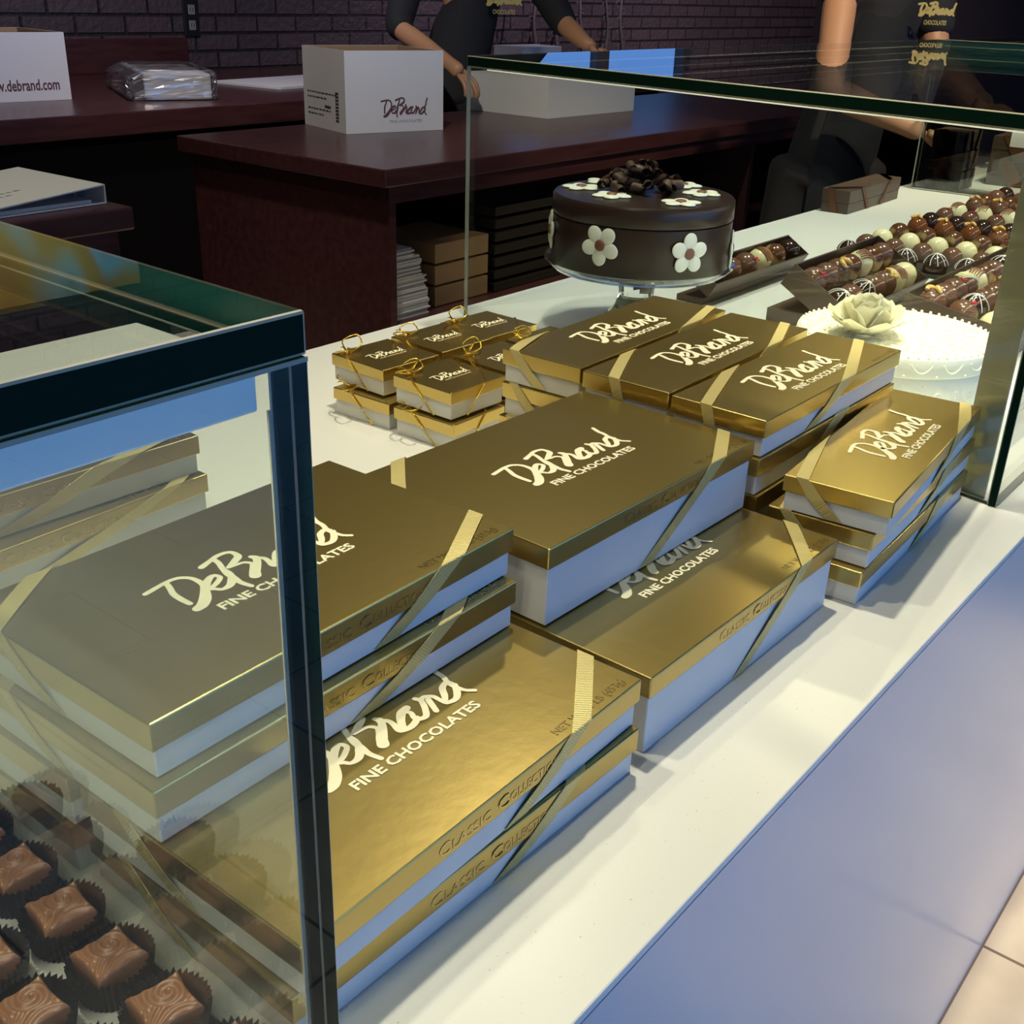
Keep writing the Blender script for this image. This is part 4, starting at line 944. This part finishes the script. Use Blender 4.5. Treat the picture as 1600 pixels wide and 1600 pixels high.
    for sd in (1, -1):
        foot = V((base[0], base[1], ZF)) + rt * .11 * sd; bm = bmesh.new(); sph(bm, T_(foot + ft * .06 + up * .035), 1, (.135, .052, .034), 16, 10, M.Rotation(math.atan2(ft.y, ft.x), 3, 'Z')); link('shoe', bm_me(bm, smooth=True), outl, o)
    if apron:
        bm = bmesh.new(); rows = []
        ctr = [(g['chest'] + up * .10, .09, .150), (g['chest'], .12, .168), (g['waist'] * .5 + g['chest'] * .5, .13, .160), (g['waist'], .13, .152), (g['pelvis'], .13, .158), (g['pelvis'] - up * .28, .13, .140)]
        for c_, hw, rad0 in ctr:
            row = []
            for k in range(9):
                t = (k / 8 * 2 - 1); rad = rad0 * bs; a_ = t * hw / rad0 * .8; row.append(bm.verts.new(T_(c_ + f * rad * cos(a_) * 1.0 + rt * rad * sin(a_) * 1.1)))
            rows.append(row)
        for A, B in zip(rows, rows[1:]):
            for k in range(8): bm.faces.new((A[k], A[k + 1], B[k + 1], B[k]))
        bmesh.ops.solidify(bm, geom=bm.faces[:], thickness=.003); link('apron', bm_me(bm, smooth=True), apron_m, o)
    bm = bmesh.new(); c_, w = V(logo_at[0]), logo_at[1]; lf = V(logo_at[2]).normalized() if len(logo_at) > 2 else f; rgt = V((0, 0, 1)).cross(lf).normalized(); u_ = lf.cross(rgt)
    mt = M(((rgt.x, u_.x, lf.x, 0), (rgt.y, u_.y, lf.y, 0), (rgt.z, u_.z, lf.z, 0), (0, 0, 0, 1))); mt.translation = T_(c_)
    logo_bm(bm, w, -w / 2, 0, 0, mt, .0004, .03); text_bm(bm, 'CHOCOLATES', .016 * w / .1, mt @ M.Translation((-w * .3, -w * .22, .001)), .0002, w * .62, .0004)
    link('embroidered_logo', bm_me(bm), gthread, o)
    if apron: bm = bmesh.new(); text_bm(bm, 'APP', .07, mt @ M.Translation((-w * .45, -w * 1.35, .001)), .0003, w * .85, .002); link('embroidered_lettering', bm_me(bm), gthread, o)
    return o
d1 = V((-.60, -.80, 0)).normalized()
P1 = dict(pelvis=(3.42, 3.02, .06), waist=(3.44, 3.00, .24), chest=(3.48, 2.98, .44), neck=(3.55, 2.99, .64), head=(3.56, 2.97, .80),
          shR=(3.33, 3.14, .53), elR=(3.16, 3.07, .27), wrR=(3.09, 2.72, .155), haR=(3.085, 2.62, .10), shL=(3.66, 2.85, .53), elL=(3.62, 2.62, .30), wrL=(3.55, 2.46, .24), haL=(3.58, 2.40, .215))
person((3.42, 3.04, ZF), (-.72, -.69, -.1), P1, 'person in a black shirt reaching over the island to a white carton', 1.15, False, ((3.455, 2.79, .36), .14, (-.72, -.69, 0)))
P2 = dict(pelvis=(3.02, 1.20, .0), waist=(3.13, 1.20, .226), chest=(3.27, 1.21, .46), neck=(3.31, 1.23, .66), head=(3.27, 1.20, .81),
          shR=(3.107, 1.275, .56), elR=(2.838, 1.150, .204), wrR=(2.915, .945, .122), haR=(2.94, .885, .106), shL=(3.49, 1.17, .57), elL=(3.398, 1.085, .296), wrL=(3.27, .885, .175), haL=(3.24, .82, .16))
person((3.02, 1.24, ZF), (-.72, -.69, 0), P2, 'person in a charcoal apron with bare forearms, reaching behind the right case', {'R': .50, 'L': .92}, True, ((3.150, 1.01, .39), .10, (-.80, -.6, 0)), .82)
# ------------------------------------------------------------ raise everything so that the floor is at z = 0
for o in list(SC.objects):
    if o.parent is None: o.matrix_world = M.Translation((0, 0, ZC)) @ o.matrix_world
